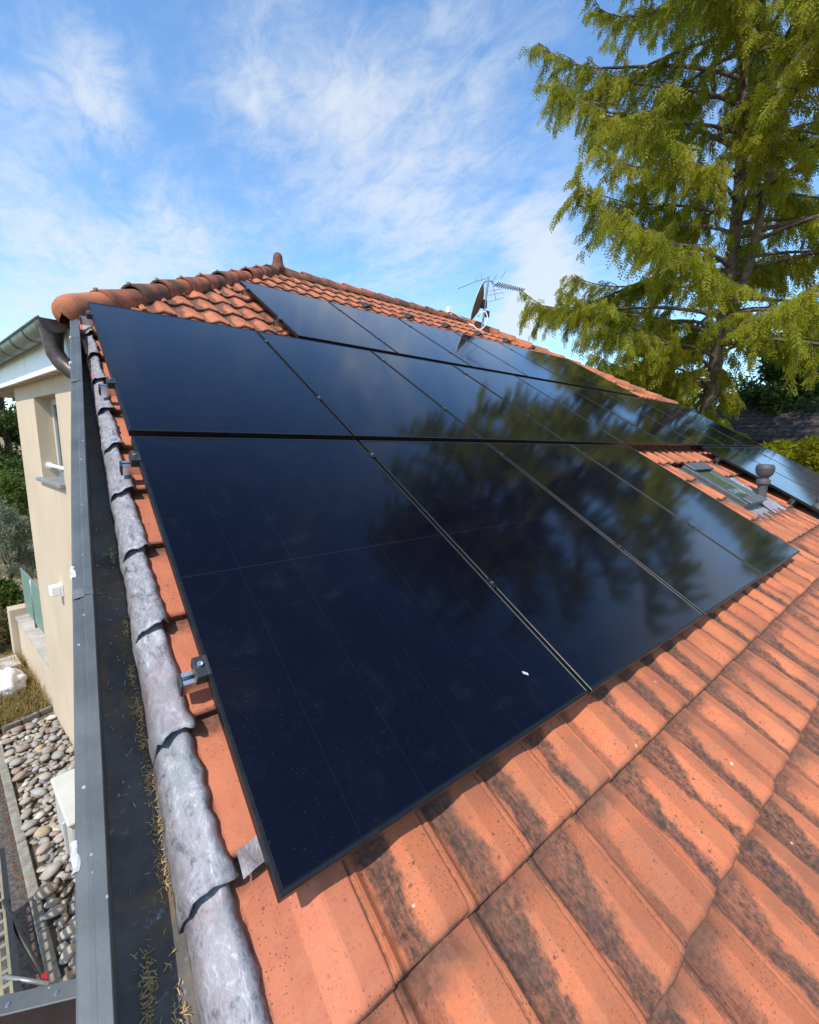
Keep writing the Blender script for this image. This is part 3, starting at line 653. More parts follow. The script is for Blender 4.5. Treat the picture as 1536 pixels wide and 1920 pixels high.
# --- window in the beige wall
win = empty('window', WL((wa0 + wa1) / 2, OW, wz0), parent=house)
def wb(a0, a1, o0, o1, z0, z1):
    mb = MB(); vs = [WL(a, o, z) for z in (z0, z1) for o in (o0, o1) for a in (a0, a1)]
    return mb.add(vs, [(0, 1, 3, 2), (4, 6, 7, 5), (0, 4, 5, 1), (2, 3, 7, 6), (0, 2, 6, 4), (1, 5, 7, 3)])
fo0, fo1 = OW - .135, OW - .20
fr = wb(wa0 + .002, wa1 - .002, fo0, fo1, wz1 - .07, wz1 - .002)
for z0, z1 in ((wz0 + .002, wz0 + .06),): fr.add(wb(wa0 + .002, wa1 - .002, fo0, fo1, z0, z1).v, [(0, 1, 3, 2), (4, 6, 7, 5), (0, 4, 5, 1), (2, 3, 7, 6), (0, 2, 6, 4), (1, 5, 7, 3)])
for a0, a1 in ((wa0 + .002, wa0 + .06), (wa1 - .06, wa1 - .002)): fr.add(wb(a0, a1, fo0 - .001, fo1, wz0 + .06, wz1 - .07).v, [(0, 1, 3, 2), (4, 6, 7, 5), (0, 4, 5, 1), (2, 3, 7, 6), (0, 2, 6, 4), (1, 5, 7, 3)])
bevel(fr.obj('frame', MAT['unit'], win), .006)
wb(wa0 + .06, wa1 - .06, fo0 - .025, fo0 - .035, wz0 + .06, wz1 - .07).obj('pane', MAT['pane'], win)
for i in range(12):
    z = wz0 + .07 + i * .057
    wb(wa0 + .06, wa1 - .06, fo0 - .045, fo0 - .055 - .004, z, z + .052).obj('shutter_slat', MAT['shutter'], win)
wb(wa0 + .03, wa1 - .03, fo1 - .03, fo1 - .06, wz0, wz1).obj('reveal_back', MAT['mortar'], win)
bevel(wb(wa0 - .02, wa1 + .10, OW + .045, OW - .14, wz0 - .035, wz0 + .004).obj('sill', MAT['sill'], win), .006)
MB().tube([WL(wa1 - .005, OW - .07, wz0 + .13), WL(wa0 + .005, OW - .07, wz0 + .13)], .020, 12).obj('handrail', MAT['white'], win, True, 40)
MB().tube([WL(wa1 + .0, OW - .07, wz0 + .13), WL(wa1 - .018, OW - .07, wz0 + .13)], .036, 14).obj('rail_socket', MAT['white'], win, True, 40)

# --- skylight, lead around it, vent cowls
sk = empty('skylight', RW(skx0, sks0, -.1), parent=house)
def rb(x0, x1, s0, s1, n0, n1): return MB().box(x0, x1, s0, s1, n0, n1, RM)
f_ = MB()
for a in ((skx0, skx0 + .085, sks0, sks1), (skx1 - .085, skx1, sks0, sks1)): f_.box(a[0], a[1], a[2], a[3], -.16, -.048, RM)
f_.box(skx0 + .085, skx1 - .085, sks0, sks0 + .07, -.16, -.050, RM); f_.box(skx0 + .085, skx1 - .085, sks1 - .09, sks1, -.16, -.046, RM)
bevel(f_.obj('frame', MAT['skyframe'], sk), .008)
bevel(rb(skx0 + .03, skx1 - .03, sks1 - .13, sks1 + .01, -.045, -.022).obj('top_cover', MAT['coping'], sk), .008)
bevel(rb(skx0 + .03, skx1 - .03, sks0 - .02, sks0 + .085, -.047, -.026).obj('bottom_cover', MAT['coping'], sk), .008)
rb(skx0 + .087, skx1 - .087, sks0 + .072, sks1 - .092, -.072, -.064).obj('pane', MAT['skypane'], sk)
rb(skx0 + .02, skx1 - .02, sks0 + .02, sks1 - .02, -.178, -.172).obj('blind', MAT['dishrim'], sk)
fl = MB().grid([[RW(x, s, TN + .012 + .010 * (s - .3) + .003 * math.sin(x * 31 + s * 9)) for x in np.linspace(skx0 - .04, skx1 + .03, 9)] for s in np.linspace(sks0 - .20, sks0 + .02, 5)])
fl.obj('apron', MAT['lead'], sk, True)
pl = MB().grid([[RW(x, s, TN + .024 + .013 * math.sin((x - skx1) * 2 * PI / .155) + .004 * math.sin(s * 23)) for x in np.linspace(skx1 + .005, fl_x1, 36)] for s in np.linspace(fl_s0, fl_s1 + .06, 12)])
pl.obj('pleated_lead', MAT['lead'], sk, True)
for x0 in (skx0 - .045, skx1 + .0): MB().grid([[RW(x, s, n) for x, n in ((x0, -.13), (x0 + .02, -.112), (x0 + .045, -.10))] for s in (sks0, sks1 + .03)]).obj('side_flashing', MAT['skyframe'], sk, True)
def vent(x, s, sc, name, cone=False):
    b = RW(x, s, TN); X = Matrix.Translation(b) @ Matrix.Diagonal((sc * .74, sc * .74, sc, 1))
    v = empty(name, b, parent=house)
    if not cone:
        MB().lathe([(.080, -.08), (.078, .05), (.074, .20), (.074, .30)], X, 24).obj('pipe', MAT['vent'], v, True, 40)
        MB().lathe([(.098, .205), (.108, .212), (.110, .26), (.104, .268), (.100, .272), (.078, .276)], X, 24).obj('collar', MAT['vent'], v, True, 40)
        MB().lathe([(.062, .27), (.060, .305)], X, 24).obj('neck', MAT['vent'], v, True, 40)
        MB().lathe([(.075, .300), (.100, .315), (.126, .345), (.140, .385), (.143, .408), (.148, .412), (.148, .420), (.143, .424), (.140, .446), (.130, .464), (.112, .474), (.104, .476)], X, 28).obj('cowl', MAT['vent'], v, True, 35)
    else:
        MB().lathe([(.20, -.04), (.19, .02), (.075, .12), (.07, .30)], X, 24).obj('pipe', MAT['vent'], v, True, 30)
        MB().lathe([(.085, .145), (.15, .165), (.155, .175), (.09, .235), (.072, .245)], X, 24).obj('storm_collar', MAT['vent'], v, True, 30)
    return v
vent(6.49, .735, .90, 'vent_pipe'); vent(7.12, .20, .9, 'vent_pipe', True)

# ---------------------------------------------------------------- solar panels
PW, PL, PX, PS = 1.134, 1.762, 1.152, 1.8123
def frame_mesh():
    mb = MB(); a, b = PW / 2, PL / 2
    lv = [(0, -.030), (0, -.0018), (.0018, 0), (.0095, 0), (.0110, -.0016), (.0112, -.0045), (.030, -.0300)]
    rows = []
    for ins, z in lv: rows.append([(-a + ins, -b + ins, z), (a - ins, -b + ins, z), (a - ins, b - ins, z), (-a + ins, b - ins, z)])
    for r0, r1 in zip(rows, rows[1:]):
        bse = len(mb.v); mb.add(r0 + r1, [(k, (k + 1) % 4, 4 + (k + 1) % 4, 4 + k) for k in range(4)])
    return mb.mesh('frame', MAT['frame'])
FMESH = frame_mesh()
gm_ = MB().box(-PW / 2 + .0112, PW / 2 - .0112, -PL / 2 + .0112, PL / 2 - .0112, -.0075, -.0021)
GMESH = gm_.mesh('glass', MAT['glass_panel']); ul = GMESH.uv_layers.new(name='UVMap')
for lp in GMESH.loops:
    v = GMESH.vertices[lp.vertex_index].co; ul.data[lp.index].uv = (v.x / PW + .5, v.y / PL + .5)
ORD = ['first', 'second', 'third', 'fourth', 'fifth', 'sixth', 'seventh', 'eighth', 'ninth']
PG = 'black solar panels on the tiled roof'
def panel(i, s0, x0, label):
    X = RM @ Matrix.Translation((x0 + PW / 2, s0 + PL / 2, random.uniform(-.0006, .0006))) @ Euler((random.uniform(-.0012, .0012), random.uniform(-.0012, .0012), 0)).to_matrix().to_4x4()
    o = empty('solar_panel', None, label, 'solar panel', PG, rot=X)
    inst('frame', FMESH, X, o); inst('glass', GMESH, X, o); return o
for i in range(4):
    lb = ['large black solar panel nearest the viewer, with a white bird dropping near its lower edge', 'black solar panel in the lowest row, second from the lead covered verge',
          'black solar panel in the lowest row, third from the lead covered verge', 'black solar panel in the lowest row, beside the skylight gap, its corner over bare tiles'][i]
    panel(i, 0, i * PX, lb)
for q, i in enumerate((6, 7, 8)): panel(i, 0, i * PX, f'black solar panel in the lowest row beyond the round vent cowl, {ORD[q]} from the cowl')
for i in range(9): panel(i, PS, i * PX, f'black solar panel in the middle row, {ORD[i]} from the metal verge coping')
R3X, R3S = 1.5525, 2 * PS + .0318
for i in range(6): panel(i, R3S, R3X + i * PX, f'black solar panel in the top row below the ridge, {ORD[i]} from the finial end')
# rails, clamps
def clampblock(parent, x, s, end=False):
    if end:
        c = MB().box(x - .027, x + .0015, s - .030, s + .034, -.030, .0035, RM).box(x + .0005, x + .010, s - .030, s + .034, .0006, .0036, RM).obj('end_clamp', MAT['blackp'], parent)
        bevel(c, .002)
        MB().lathe([(.0075, 0), (.0078, .007), (.0045, .0072), (.0042, .003)], RM @ Matrix.Translation((x - .012, s + .006, .0035)), 14).obj('bolt', MAT['steel'], parent, True, 30)
    else:
        c = MB().box(x - .018, x + .018, s - .026, s + .026, .0008, .0034, RM).box(x - .0075, x + .0075, s - .026, s + .026, -.030, .0008, RM).obj('mid_clamp', MAT['frame'], parent)
        MB().lathe([(.0072, 0), (.0074, .006), (.003, .0062)], RM @ Matrix.Translation((x, s, .0034)), 12).obj('bolt', MAT['steel'], parent, True, 30)
def rail(x0, x1, s, seams, label, left_end, hooks=()):
    r = empty('mounting_rail', RW(x0, s, -.05), label, 'rail', 'aluminium rails under the solar panels')
    b = MB()
    for (a0, a1, n0, n1) in ((-.019, .019, -.074, -.0705), (-.019, -.0165, -.0705, -.0315), (.0165, .019, -.0705, -.0315), (-.019, -.006, -.0325, -.0305), (.006, .019, -.0325, -.0305), (-.0165, .0165, -.055, -.0525)):
        b.box(x0, x1, s + a0, s + a1, n0, n1, RM)
    b.obj('profile', MAT['rail'], r)
    if left_end: bevel(MB().box(x0 - .006, x0 + .001, s - .021, s + .021, -.076, -.029, RM).obj('end_cap', MAT['blackp'], r), .002)
    for sx, e in seams: clampblock(r, sx, s, e)
    for hx in hooks:
        MB().box(hx - .015, hx + .015, s - .028, s - .022, -.10, -.035, RM).box(hx - .015, hx + .015, s - .075, s - .022, -.106, -.100, RM).box(hx - .015, hx + .015, s - .075, s - .069, -.128, -.100, RM).obj('roof_hook', MAT['rail'], r)
gp = (PW + PX) / 2
S1 = [(gp + i * PX, False) for i in range(3)]; S2 = [(gp + i * PX, False) for i in range(8)]; S3 = [(R3X + gp + i * PX, False) for i in range(5)]; S4 = [(6 * PX + gp + i * PX, False) for i in range(2)]
rail(-.055, 4.66, .545, S1 + [(0.0, True)], 'silver rail end with black cap beside the panel nearest the viewer', True)
rail(-.055, 4.66, 1.59, S1 + [(0.0, True)], 'silver rail end just below the gap between lowest and middle panel rows', True)
rail(-.055, 10.4, 2.315, S2 + [(0.0, True)], 'silver rail end just above the gap between lowest and middle panel rows', True)
rail(-.055, 10.4, 3.335, S2 + [(0.0, True)], 'silver rail end under the rounded hip end tile', True)
rail(R3X - .055, 8.5, 4.10, S3 + [(R3X, True)], 'lower of two rail ends at the top row of panels', True)
rail(R3X - .055, 8.5, 5.07, S3 + [(R3X, True)], 'upper of two rail ends at the top row, close to the hip tiles', True)
rail(6.80, 10.4, .52, S4, 'rail on a silver hook beside the round vent cowl', True, (6.84, 8.2, 9.6))
rail(6.80, 10.4, 1.49, S4, 'rail on a silver hook above the skylight', True, (6.84, 8.2, 9.6))
# bird dropping on the nearest panel
bd = MB(); P0 = Vector((.935, .155, 0)); rows = []
for i in range(7):
    r = .0085 * math.sin(PI * (i + .4) / 7.2) * random.uniform(.75, 1.15); c = P0 + Vector((.0022 * i + random.uniform(-.0012, .0012), .013 - .0036 * i, 0))
    rows.append([RW(c.x + r * a_, c.y, -.0018 + .0035 * (1 - a_ * a_) * math.sin(PI * (i + .4) / 7.2)) for a_ in (-1, -.5, 0, .5, 1)])
bd.grid(rows)
for i in range(9):
    c = P0 + Vector((.012 + .0042 * i + random.uniform(-.002, .002), -.016 - .0085 * i, 0)); r = random.uniform(.0006, .0014)
    bd.add([RW(c.x + r * math.cos(k), c.y + 2.2 * r * math.sin(k), -.0017) for k in (0, 1.05, 2.1, 3.14, 4.2, 5.24)], [tuple(range(6))])
tag(bd.obj('bird_dropping', MAT['tape'], None, True, frame=Matrix.Translation(RW(.935, .155, 0))), 'small white bird dropping on the panel nearest the viewer', 'bird dropping')

# ---------------------------------------------------------------- antenna and dish on the ridge
er = Vector((.777, -.629, 0)).normalized(); ef = Vector((.629, .777, 0)).normalized(); ez = Vector((0, 0, 1))
ab = RW(7.02, 6.75, -.12); PXM = 9.25 / 812.8
ant = empty('tv_antenna', ab, 'grey rooftop aerial on a mast with a comb of short rods, by the ridge', 'antenna')
def AP(px, py, d=0): return ab + er * ((px - 907.5) * PXM) + ez * ((621.5 - py) * PXM * 1.0) + ef * d
mtop = AP(916, 527)
MB().tube([AP(907.5, 624), AP(911, 590), AP(915, 545), mtop], .021, 10).obj('mast', MAT['galv'], ant, True, 50)
MB().tube([AP(904, 540, .05), AP(914, 533), AP(925, 536, -.02)], .014, 8).obj('clamp_arm', MAT['galv'], ant, True)
bm0, bm1 = AP(922, 538, 0), AP(977, 556, -.25)
y_ = MB().tube([bm0, bm1], .009, 8)
y_.obj('boom', MAT['galv'], ant, True)
rods = MB()
for i in range(13):
    p = bm0.lerp(bm1, .16 + i * .068); d_ = (er * .62 + ef * .45 + ez * .62).normalized() * (.080 - .002 * i)
    rods.tube([p - d_, p + d_], .012, 6)
rods.obj('director_rod', MAT['blackp'], ant)['kind'] = 'stuff'
MB().tube([AP(863, 540.5, .3), AP(893, 534, .05), AP(918, 529)], .007, 6).obj('boom', MAT['galv'], ant)
for (x0, y0, x1, y1) in ((915, 526, 918, 518), (926, 533, 935, 515), (940, 528, 951, 509), (904, 534, 906, 516), (895, 537, 897, 522)):
    MB().tube([AP(x0, y0, 0), AP(x1, y1, .25)], .006, 6).obj('dipole_rod', MAT['galv'], ant)
MB().tube([AP(924, 536), AP(931, 568.5, -.05)], .0075, 6).obj('reflector_arm', MAT['galv'], ant)
for pts in (((917, 560), (943, 554), (946, 563), (918, 571)), ((917, 553), (941, 548))):
    MB().tube([AP(a_, b_, -.03) for a_, b_ in pts], .005, 6).obj('reflector_rod', MAT['galv'], ant)
MB().box(-.05, .03, -.03, .03, -.07, .05, Matrix.Translation(AP(917.5, 591))).obj('junction_box', MAT['blackp'], ant)
MB().box(-.09, .09, -.09, .09, -.01, .02, Matrix.Translation(AP(907.5, 622.5)) @ Euler((TH, 0, 0)).to_matrix().to_4x4()).obj('base_flashing', MAT['dishrim'], ant)
lp = [AP(899, 598, -.06), AP(905, 591, -.1), AP(912, 590, -.1), AP(916, 597, -.1), AP(916, 607, -.1), AP(912, 615, -.1), AP(905, 622, -.1), AP(897, 620, -.1), AP(891, 614, -.08), AP(883, 611, -.05)]
MB().tube(lp, .012, 8).obj('cable', MAT['whitecable'], ant, True)
dc = AP(897.5, 571, 0)
axd = Vector((math.sin(math.radians(-38)) * .93, math.cos(math.radians(-38)) * .93, .30)).normalized()
xx = axd.cross(ez).normalized(); yy = xx.cross(axd)
dsh = empty('satellite_dish', dc, 'brown satellite dish seen edge on beside the aerial mast', 'satellite dish')
DX = Matrix(((xx.x, yy.x, axd.x, dc.x), (xx.y, yy.y, axd.y, dc.y), (xx.z, yy.z, axd.z, dc.z), (0, 0, 0, 1)))
db = MB(); R_ = 10; prev = None
rows = [[DX @ Vector((.29 * q * math.cos(t), .365 * q * math.sin(t), -.105 * (1 - q * q))) for t in np.linspace(0, 2 * PI, 33)] for q in np.linspace(.02, 1, 9)]
db.grid(rows); db.grid([[DX @ Vector((.29 * q * math.cos(t), .365 * q * math.sin(t), -.105 * (1 - q * q) + .006)) for t in np.linspace(0, 2 * PI, 33)] for q in np.linspace(.02, 1, 9)][::-1], mi=1)
db.grid([[DX @ Vector((k * .29 * math.cos(t), k * .365 * math.sin(t), zz_)) for t in np.linspace(0, 2 * PI, 33)] for k, zz_ in ((1.0, -.004), (1.02, -.002), (1.02, .008), (1.0, .010))], mi=1)
db.obj('reflector', [MAT['dish'], MAT['dishrim']], dsh, True, 50)
bevel(MB().box(-.05, .10, -.05, .05, -.09, .07, Matrix.Translation(AP(907, 573, 0))).obj('mount_bracket', MAT['blackp'], dsh), .01)
lnb = DX @ Vector((0, -.30, .52))
MB().tube([DX @ Vector((0, -.40, -.02)), DX @ Vector((0, -.39, .2)), lnb - yy * .03], .012, 8).obj('feed_arm', MAT['galv'], dsh, True)
MB().box(-.045, .045, -.04, .05, -.06, .06, Matrix.Translation(lnb)).obj('feed_head', MAT['white'], dsh)

# ---------------------------------------------------------------- things along the left
lamp = empty('wall_lamp', WL(1.80, OW, -.81), 'small white box lamp fixed on the beige wall', 'wall lamp')
bevel(wb(1.735, 1.865, OW + .001, OW + .018, -.875, -.745).obj('back_plate', MAT['white'], lamp), .004)
bevel(wb(1.745, 1.855, OW + .019, OW + .105, -.865, -.755).obj('housing', MAT['white'], lamp), .012)
gw = empty('garden_wall', WL(4.0, OW, -G), 'low cream garden wall running on from the house corner, below a green screen', 'wall')
wb(WE + .015, 5.35, OW - .02, OW - .26, -G, -2.21).obj('wall_body', MAT['stucco'], gw)
wb(WE + .015, 5.37, OW - .0, OW - .28, -2.21, -2.17).obj('wall_cap', MAT['concrete'], gw)
wb(5.37, 5.62, OW + .06, OW - .30, -G, -2.05).obj('end_pier', MAT['stucco'], gw)
gf = empty('screen_fence', WL(4.0, OW - .1, -2.17), 'green screened railing standing on the low garden wall', 'fence')
a = WE + .05
while a < 5.3:
    wb(a + .02, a + .72, OW - .135, OW - .145, -2.08, -1.38).obj('screen_panel', MAT['screen'], gf); 
    MB().tube([WL(a, OW - .14, -2.17), WL(a, OW - .14, -1.36)], .016, 8).obj('post', MAT['gutterg'], gf, True); a += .74
MB().tube([WL(WE + .05, OW - .14, -1.365), WL(a - .74 + .72, OW - .14, -1.365)], .016, 8).obj('top_rail', MAT['galv'], gf, True)

def pebble_mesh(i):
    bm = bmesh.new(); bmesh.ops.create_icosphere(bm, subdivisions=2, radius=1)
    sx, sy, sz = random.uniform(.9, 1.25), random.uniform(.62, .9), random.uniform(.45, .62)
    for v in bm.verts:
        k = 1 + .16 * noise.noise(v.co * 1.3 + Vector((i * 9, 0, 0))); v.co = Vector((v.co.x * sx * k, v.co.y * sy * k, v.co.z * sz * k))
    m = bpy.data.meshes.new('pebble'); bm.to_mesh(m); bm.free(); m.polygons.foreach_set('use_smooth', [True] * len(m.polygons)); return m
def pebble_mat():
    t = NT('river_stone'); r = t.node('ShaderNodeNewGeometry').outputs['Random Per Island']; r2 = t.node('ShaderNodeObjectInfo').outputs['Random']; r = t.math('FRACT', t.math('ADD', r, t.math('MULTIPLY', r2, 7.31))); cr = t.node('ShaderNodeValToRGB'); t.l.new(r, cr.inputs[0])
    e = cr.color_ramp; e.elements[0].color = (.24, .225, .205, 1); e.elements[1].color = (.52, .49, .43, 1)
    for p, c in ((.2, (.38, .34, .28)), (.4, (.18, .18, .18)), (.55, (.40, .30, .19)), (.7, (.33, .32, .32)), (.85, (.25, .17, .12))):
        q = e.elements.new(p); q.color = c + (1,)
    n = t.noise(14, 5, .6); c = t.mix(t.math('MULTIPLY', t.ramp(n, .4, .7), .4), cr.outputs[0], (.16, .14, .12)); t.bump(t.noise(60, 4), .25, .004)
    return t.set(c, .75, 0)
MAT['pebble'] = pebble_mat()
PM = [pebble_mesh(i) for i in range(7)]
for m in PM: m.materials.append(MAT['pebble'])
bedp = [KA - KD * .1 - KN * .0, KB + KD * 3.5, KB + KD * 3.5 - KN * .5, WL(-1.2, OW, 0), WL(WE, OW, 0)]
bed = empty('pebble_bed', (KA + KB) / 2, kind='structure')
bsm = MB(); a_ = KA - KD * .12; b_ = KB + KD * 2.5; c_ = b_ - KN * .75; d_ = a_ - KN * .75
bsm.add([Vector((p.x, p.y, .012)) for p in (a_, b_, c_, d_)], [(0, 1, 2, 3)]); bsm.obj('bed_soil', MAT['soil'], bed)
tries = 0; placed = []
PLn = (KB - KA).length
while len(placed) < 760 and tries < 30000:
    tries += 1; t = random.uniform(-.05, PLn + .55); q = random.uniform(.03, .72); r = random.choice((.022, .026, .030, .036, .042, .050, .060))
    p = KA + KD * t - KN * q
    # stay outside the house walls
    if (p - F0).dot(NN) < OW + r * .6 and (p - F0).dot(D) > -.3: continue
    lay = 0
    if any((p.x - o[0]) ** 2 + (p.y - o[1]) ** 2 < (.80 * (r + o[2])) ** 2 and o[3] == lay for o in placed):
        lay = 1
        if any((p.x - o[0]) ** 2 + (p.y - o[1]) ** 2 < (.95 * (r + o[2])) ** 2 and o[3] == lay for o in placed): continue
    placed.append((p.x, p.y, r, lay))
def prow(o): return o[1]
vispeb = [o for o in placed if True]
vispeb.sort(key=lambda o: (Vector((o[0], o[1], 0)) - camo.matrix_world.translation).length)
for i, (x, y, r, lay) in enumerate(vispeb[:300] if len(vispeb) > 300 else vispeb):
    X = Matrix.Translation((x, y, .02 + r * .35 + lay * r * .75)) @ Euler((random.uniform(-.3, .3), random.uniform(-.3, .3), random.uniform(0, 6.3))).to_matrix().to_4x4() @ Matrix.Scale(r * 1.12, 4)
    inst('pebble', random.choice(PM), X, bed)
if len(vispeb) > 300:
    V = []; F = []; nvv = 0
    for (x, y, r, lay) in vispeb[300:]:
        m = random.choice(PM); X = Matrix.Translation((x, y, .02 + r * .35 + lay * r * .75)) @ Euler((random.uniform(-.3, .3), random.uniform(-.3, .3), random.uniform(0, 6.3))).to_matrix().to_4x4() @ Matrix.Scale(r * 1.12, 4)
        V += [tuple(X @ v.co) for v in m.vertices]; F += [tuple(i + nvv for i in p.vertices) for p in m.polygons]; nvv = len(V)
    me = bpy.data.meshes.new('pebble'); me.from_pydata(V, [], F); me.materials.append(MAT['pebble']); me.polygons.foreach_set('use_smooth', [True] * len(F))
    o = bpy.data.objects.new('pebble', me); reg(o, Matrix.Identity(4), bed); o['kind'] = 'stuff'
# stone edging between pebbles and dry grass
edg = empty('stone_edging', KA - KD * .12, 'short grey stone edging between the pebbles and the dry grass', 'edging')
e0 = KA - KD * .10 - KN * .02; ed = (Vector((-.545, 6.60, 0)) - e0); el = ed.length; ed.normalize(); en = Vector((-ed.y, ed.x, 0))
for i in range(3):
    X = Matrix.Translation(e0 + ed * (el * i / 3)) @ Matrix(((ed.x, en.x, 0, 0), (ed.y, en.y, 0, 0), (0, 0, 1, 0), (0, 0, 0, 1))) @ Euler((0, random.uniform(-.05, .05), random.uniform(-.05, .05))).to_matrix().to_4x4()
    bevel(MB().box(.005, el / 3 - .008, -.02, .035, 0, .085 + random.uniform(-.01, .01), X).obj('edging_stone', MAT['kerb'], edg), .01)
# rusty leaf litter along the kerb
def scatter_strips(name, pts, lmin, lmax, wd, mat, zfun=None, label=None, frame=None):
    V = []; F = []; R = []
    for (p, nrm) in pts:
        ln = random.uniform(lmin, lmax); a = random.uniform(0, 2 * PI); t1 = nrm.orthogonal().normalized(); t2 = nrm.cross(t1); d = t1 * math.cos(a) + t2 * math.sin(a); q = nrm.cross(d)
        b = len(V); bend = q * random.uniform(-.05, .05) * ln + nrm * random.uniform(0, .12) * ln
        for k, t in enumerate((0, .5, 1)):
            c = p + d * ln * (t - .5) + bend * (1 - (2 * t - 1) ** 2) + nrm * random.uniform(.001, .004)
            V += [c - q * wd / 2, c + q * wd / 2]
        F += [(b, b + 1, b + 3, b + 2), (b + 2, b + 3, b + 5, b + 4)]; R += [random.random()] * 6
    me = npmesh(name, np.array([tuple(v) for v in V]), np.array(F), mat, np.array(R)); o = bpy.data.objects.new(name, me); reg(o, Matrix.Identity(4)); o['kind'] = 'stuff'; return o
MAT['needle'] = leaf('dry_needle', (.22, .12, .045), (.62, .44, .20), (.34, .18, .07), .1)
MAT['rust'] = leaf('rust_leaf', (.13, .035, .012), (.26, .09, .03), (.10, .05, .03), .1)
pts = []
for i in range(520):
    t = random.uniform(-1, PLn + 2.0); q = abs(random.gauss(0, .035)); p = KA + KD * t + KN * (.075 + q); pts.append((Vector((p.x, p.y, .010)), Vector((0, 0, 1))))
scatter_strips('leaf_litter', pts, .008, .022, .009, MAT['rust'])
# needles in the box gutter
pts = []; rn = Vector((0, -ST, CT))
clumps = [(.02, .40, .030), (.045, .43, .02), (.30, .92, .03), (.20, .90, .02), (-.10, .45, .03), (-.16, .75, .03), (.52, .9, .022), (.60, .92, .02), (.42, .93, .02), (.72, .9, .02), (.9, .95, .015), (-.05, .85, .03), (1.25, .8, .02), (-.2, .5, .04)]
for i in range(1000):
    if random.random() < .8:
        cs, fr_, sg = random.choice(clumps); s = random.gauss(cs, sg * 1.2); f = random.gauss(fr_, .07)
    else: s = random.uniform(-.5, 3.0); f = random.random()
    c = cop(s) + .012; e = -.155 + max(0, s) * .030; x = c + (e - c) * min(1.0, max(0.02, f))
    pts.append((RW(x, s, -.2115 + random.uniform(0, .006)), rn))
scatter_strips('needle_litter', pts, .006, .016, .0016, MAT['needle'])

# white equipment cabinet against the wall
ub = Vector((-.40, 4.25, 0)); 
un = empty('equipment_cabinet', ub, 'white plastic cabinet standing on the pebbles, half hidden by the metal coping', 'cabinet')
UX = Matrix.Translation((-.34, 3.92, 0)) @ Euler((0, 0, math.atan2(KD.y, KD.x) + PI / 2)).to_matrix().to_4x4()
bevel(MB().box(-.16, .16, -.36, .36, .05, .50, UX).obj('casing', MAT['unit'], un), .035, 3)
bevel(MB().box(-.175, .175, -.375, .375, .50, .535, UX).obj('lid', MAT['unit'], un), .015)
bevel(MB().box(-.185, -.16, -.20, -.17, .12, .44, UX).obj('handle', MAT['unit'], un), .006)
MB().box(-.15, .15, -.33, .33, .0, .05, UX).obj('plinth', MAT['kerb'], un)

# folding work platform with slotted deck, at the very left edge
wp = empty('work_platform', (-.80, 2.6, 0), 'low folding work platform with cream slotted deck and black frame', 'work platform')
dz = .728
Aq, Bq = Vector((-.806, 3.30, dz)), Vector((-.655, 2.02, dz)); dd = (Bq - Aq).normalized(); dn = Vector((dd.y, -dd.x, 0)); 
if dn.x > 0: dn = -dn
WX = Matrix.Translation(Aq) @ Matrix(((dd.x, dn.x, 0, 0), (dd.y, dn.y, 0, 0), (0, 0, 1, 0), (0, 0, 0, 1))); wl = (Bq - Aq).length + .25
dm = MB(); ny, nx = 9, 17
for i in range(nx + 1): dm.box(i * wl / nx - .012, i * wl / nx + .012, .03, .47, -.004, .004, WX)
for j in range(ny + 1): dm.box(0, wl, .03 + j * .44 / ny - .012, .03 + j * .44 / ny + .012, -.0035, .0045, WX)
dm.obj('deck', MAT['mesh'], wp)
for y0, y1 in ((.0, .028), (.472, .50)): MB().box(-.02, wl + .02, y0, y1, -.05, .012, WX).obj('side_rail', MAT['blackp'], wp)
for x0 in (-.02, wl): MB().box(x0, x0 + .025, .028, .472, -.045, .010, WX).obj('end_rail', MAT['blackp'], wp)
for (x, y) in ((.15, .05), (.15, .45), (wl - .15, .05), (wl - .15, .45)): MB().tube([WX @ Vector((x, y, -.03)), WX @ Vector((x + (.09 if x > .5 else -.09), y, -dz + .008))], .016, 8).obj('leg', MAT['blackp'], wp, True)
MB().tube([Vector((-.775, 2.80, dz + .03)), Vector((-.70, 2.55, dz - .02)), Vector((-.575, 2.19, dz - .06))], .013, 8).obj('strut', MAT['blackp'], wp, True)
bevel(MB().box(-.016, .016, -.03, .03, -.02, .02, Matrix.Translation((-.572, 2.175, dz - .06))).obj('clip', MAT['redclip'], wp), .006)
MB().tube([Vector((-.745, 2.26, dz + .02)), Vector((-.55, 2.10, dz - .02))], .011, 8).obj('cross_bar', MAT['galv'], wp, True)
# metal capped beam at lower left
bmx = empty('metal_beam', (-.45, .55, 1.9), 'dark brown metal beam with pale grey top, below the coping at the bottom corner', 'beam')
def rayp(px, py, k):
    d = (fwd + right * ((px - 768) / 812.8) - up * ((py - 960) / 812.8)); return camo.matrix_world.translation + d * k
kk = 1.52
A0, A1 = rayp(175, 1766, kk), rayp(-60, 1950, kk * .97); B0, B1 = rayp(175, 1796, kk), rayp(-60, 1998, kk * .97)
ba = (A1 - A0).normalized(); bw = (B0 - A0) - ba * (B0 - A0).dot(ba); bwd = bw.length
bn = Vector((ba.y, -ba.x, 0)).normalized()
ba_h = Vector((ba.x, ba.y, 0)).normalized()
if bn.dot(bw) < 0: bn = -bn
st_ = A0 - ba_h * .25; st_.z = (A0.z + A1.z) / 2
BX = Matrix.Translation(st_) @ Matrix(((ba_h.x, bn.x, 0, 0), (ba_h.y, bn.y, 0, 0), (0, 0, 1, 0), (0, 0, 0, 1)))
MB().box(0, 1.6, .004, .052, -.24, -.003, BX).obj('beam_body', MAT['darkbrown'], bmx)
bevel(MB().box(0, 1.6, -.004, .058, -.003, .004, BX).obj('beam_cap', MAT['coping'], bmx), .003)
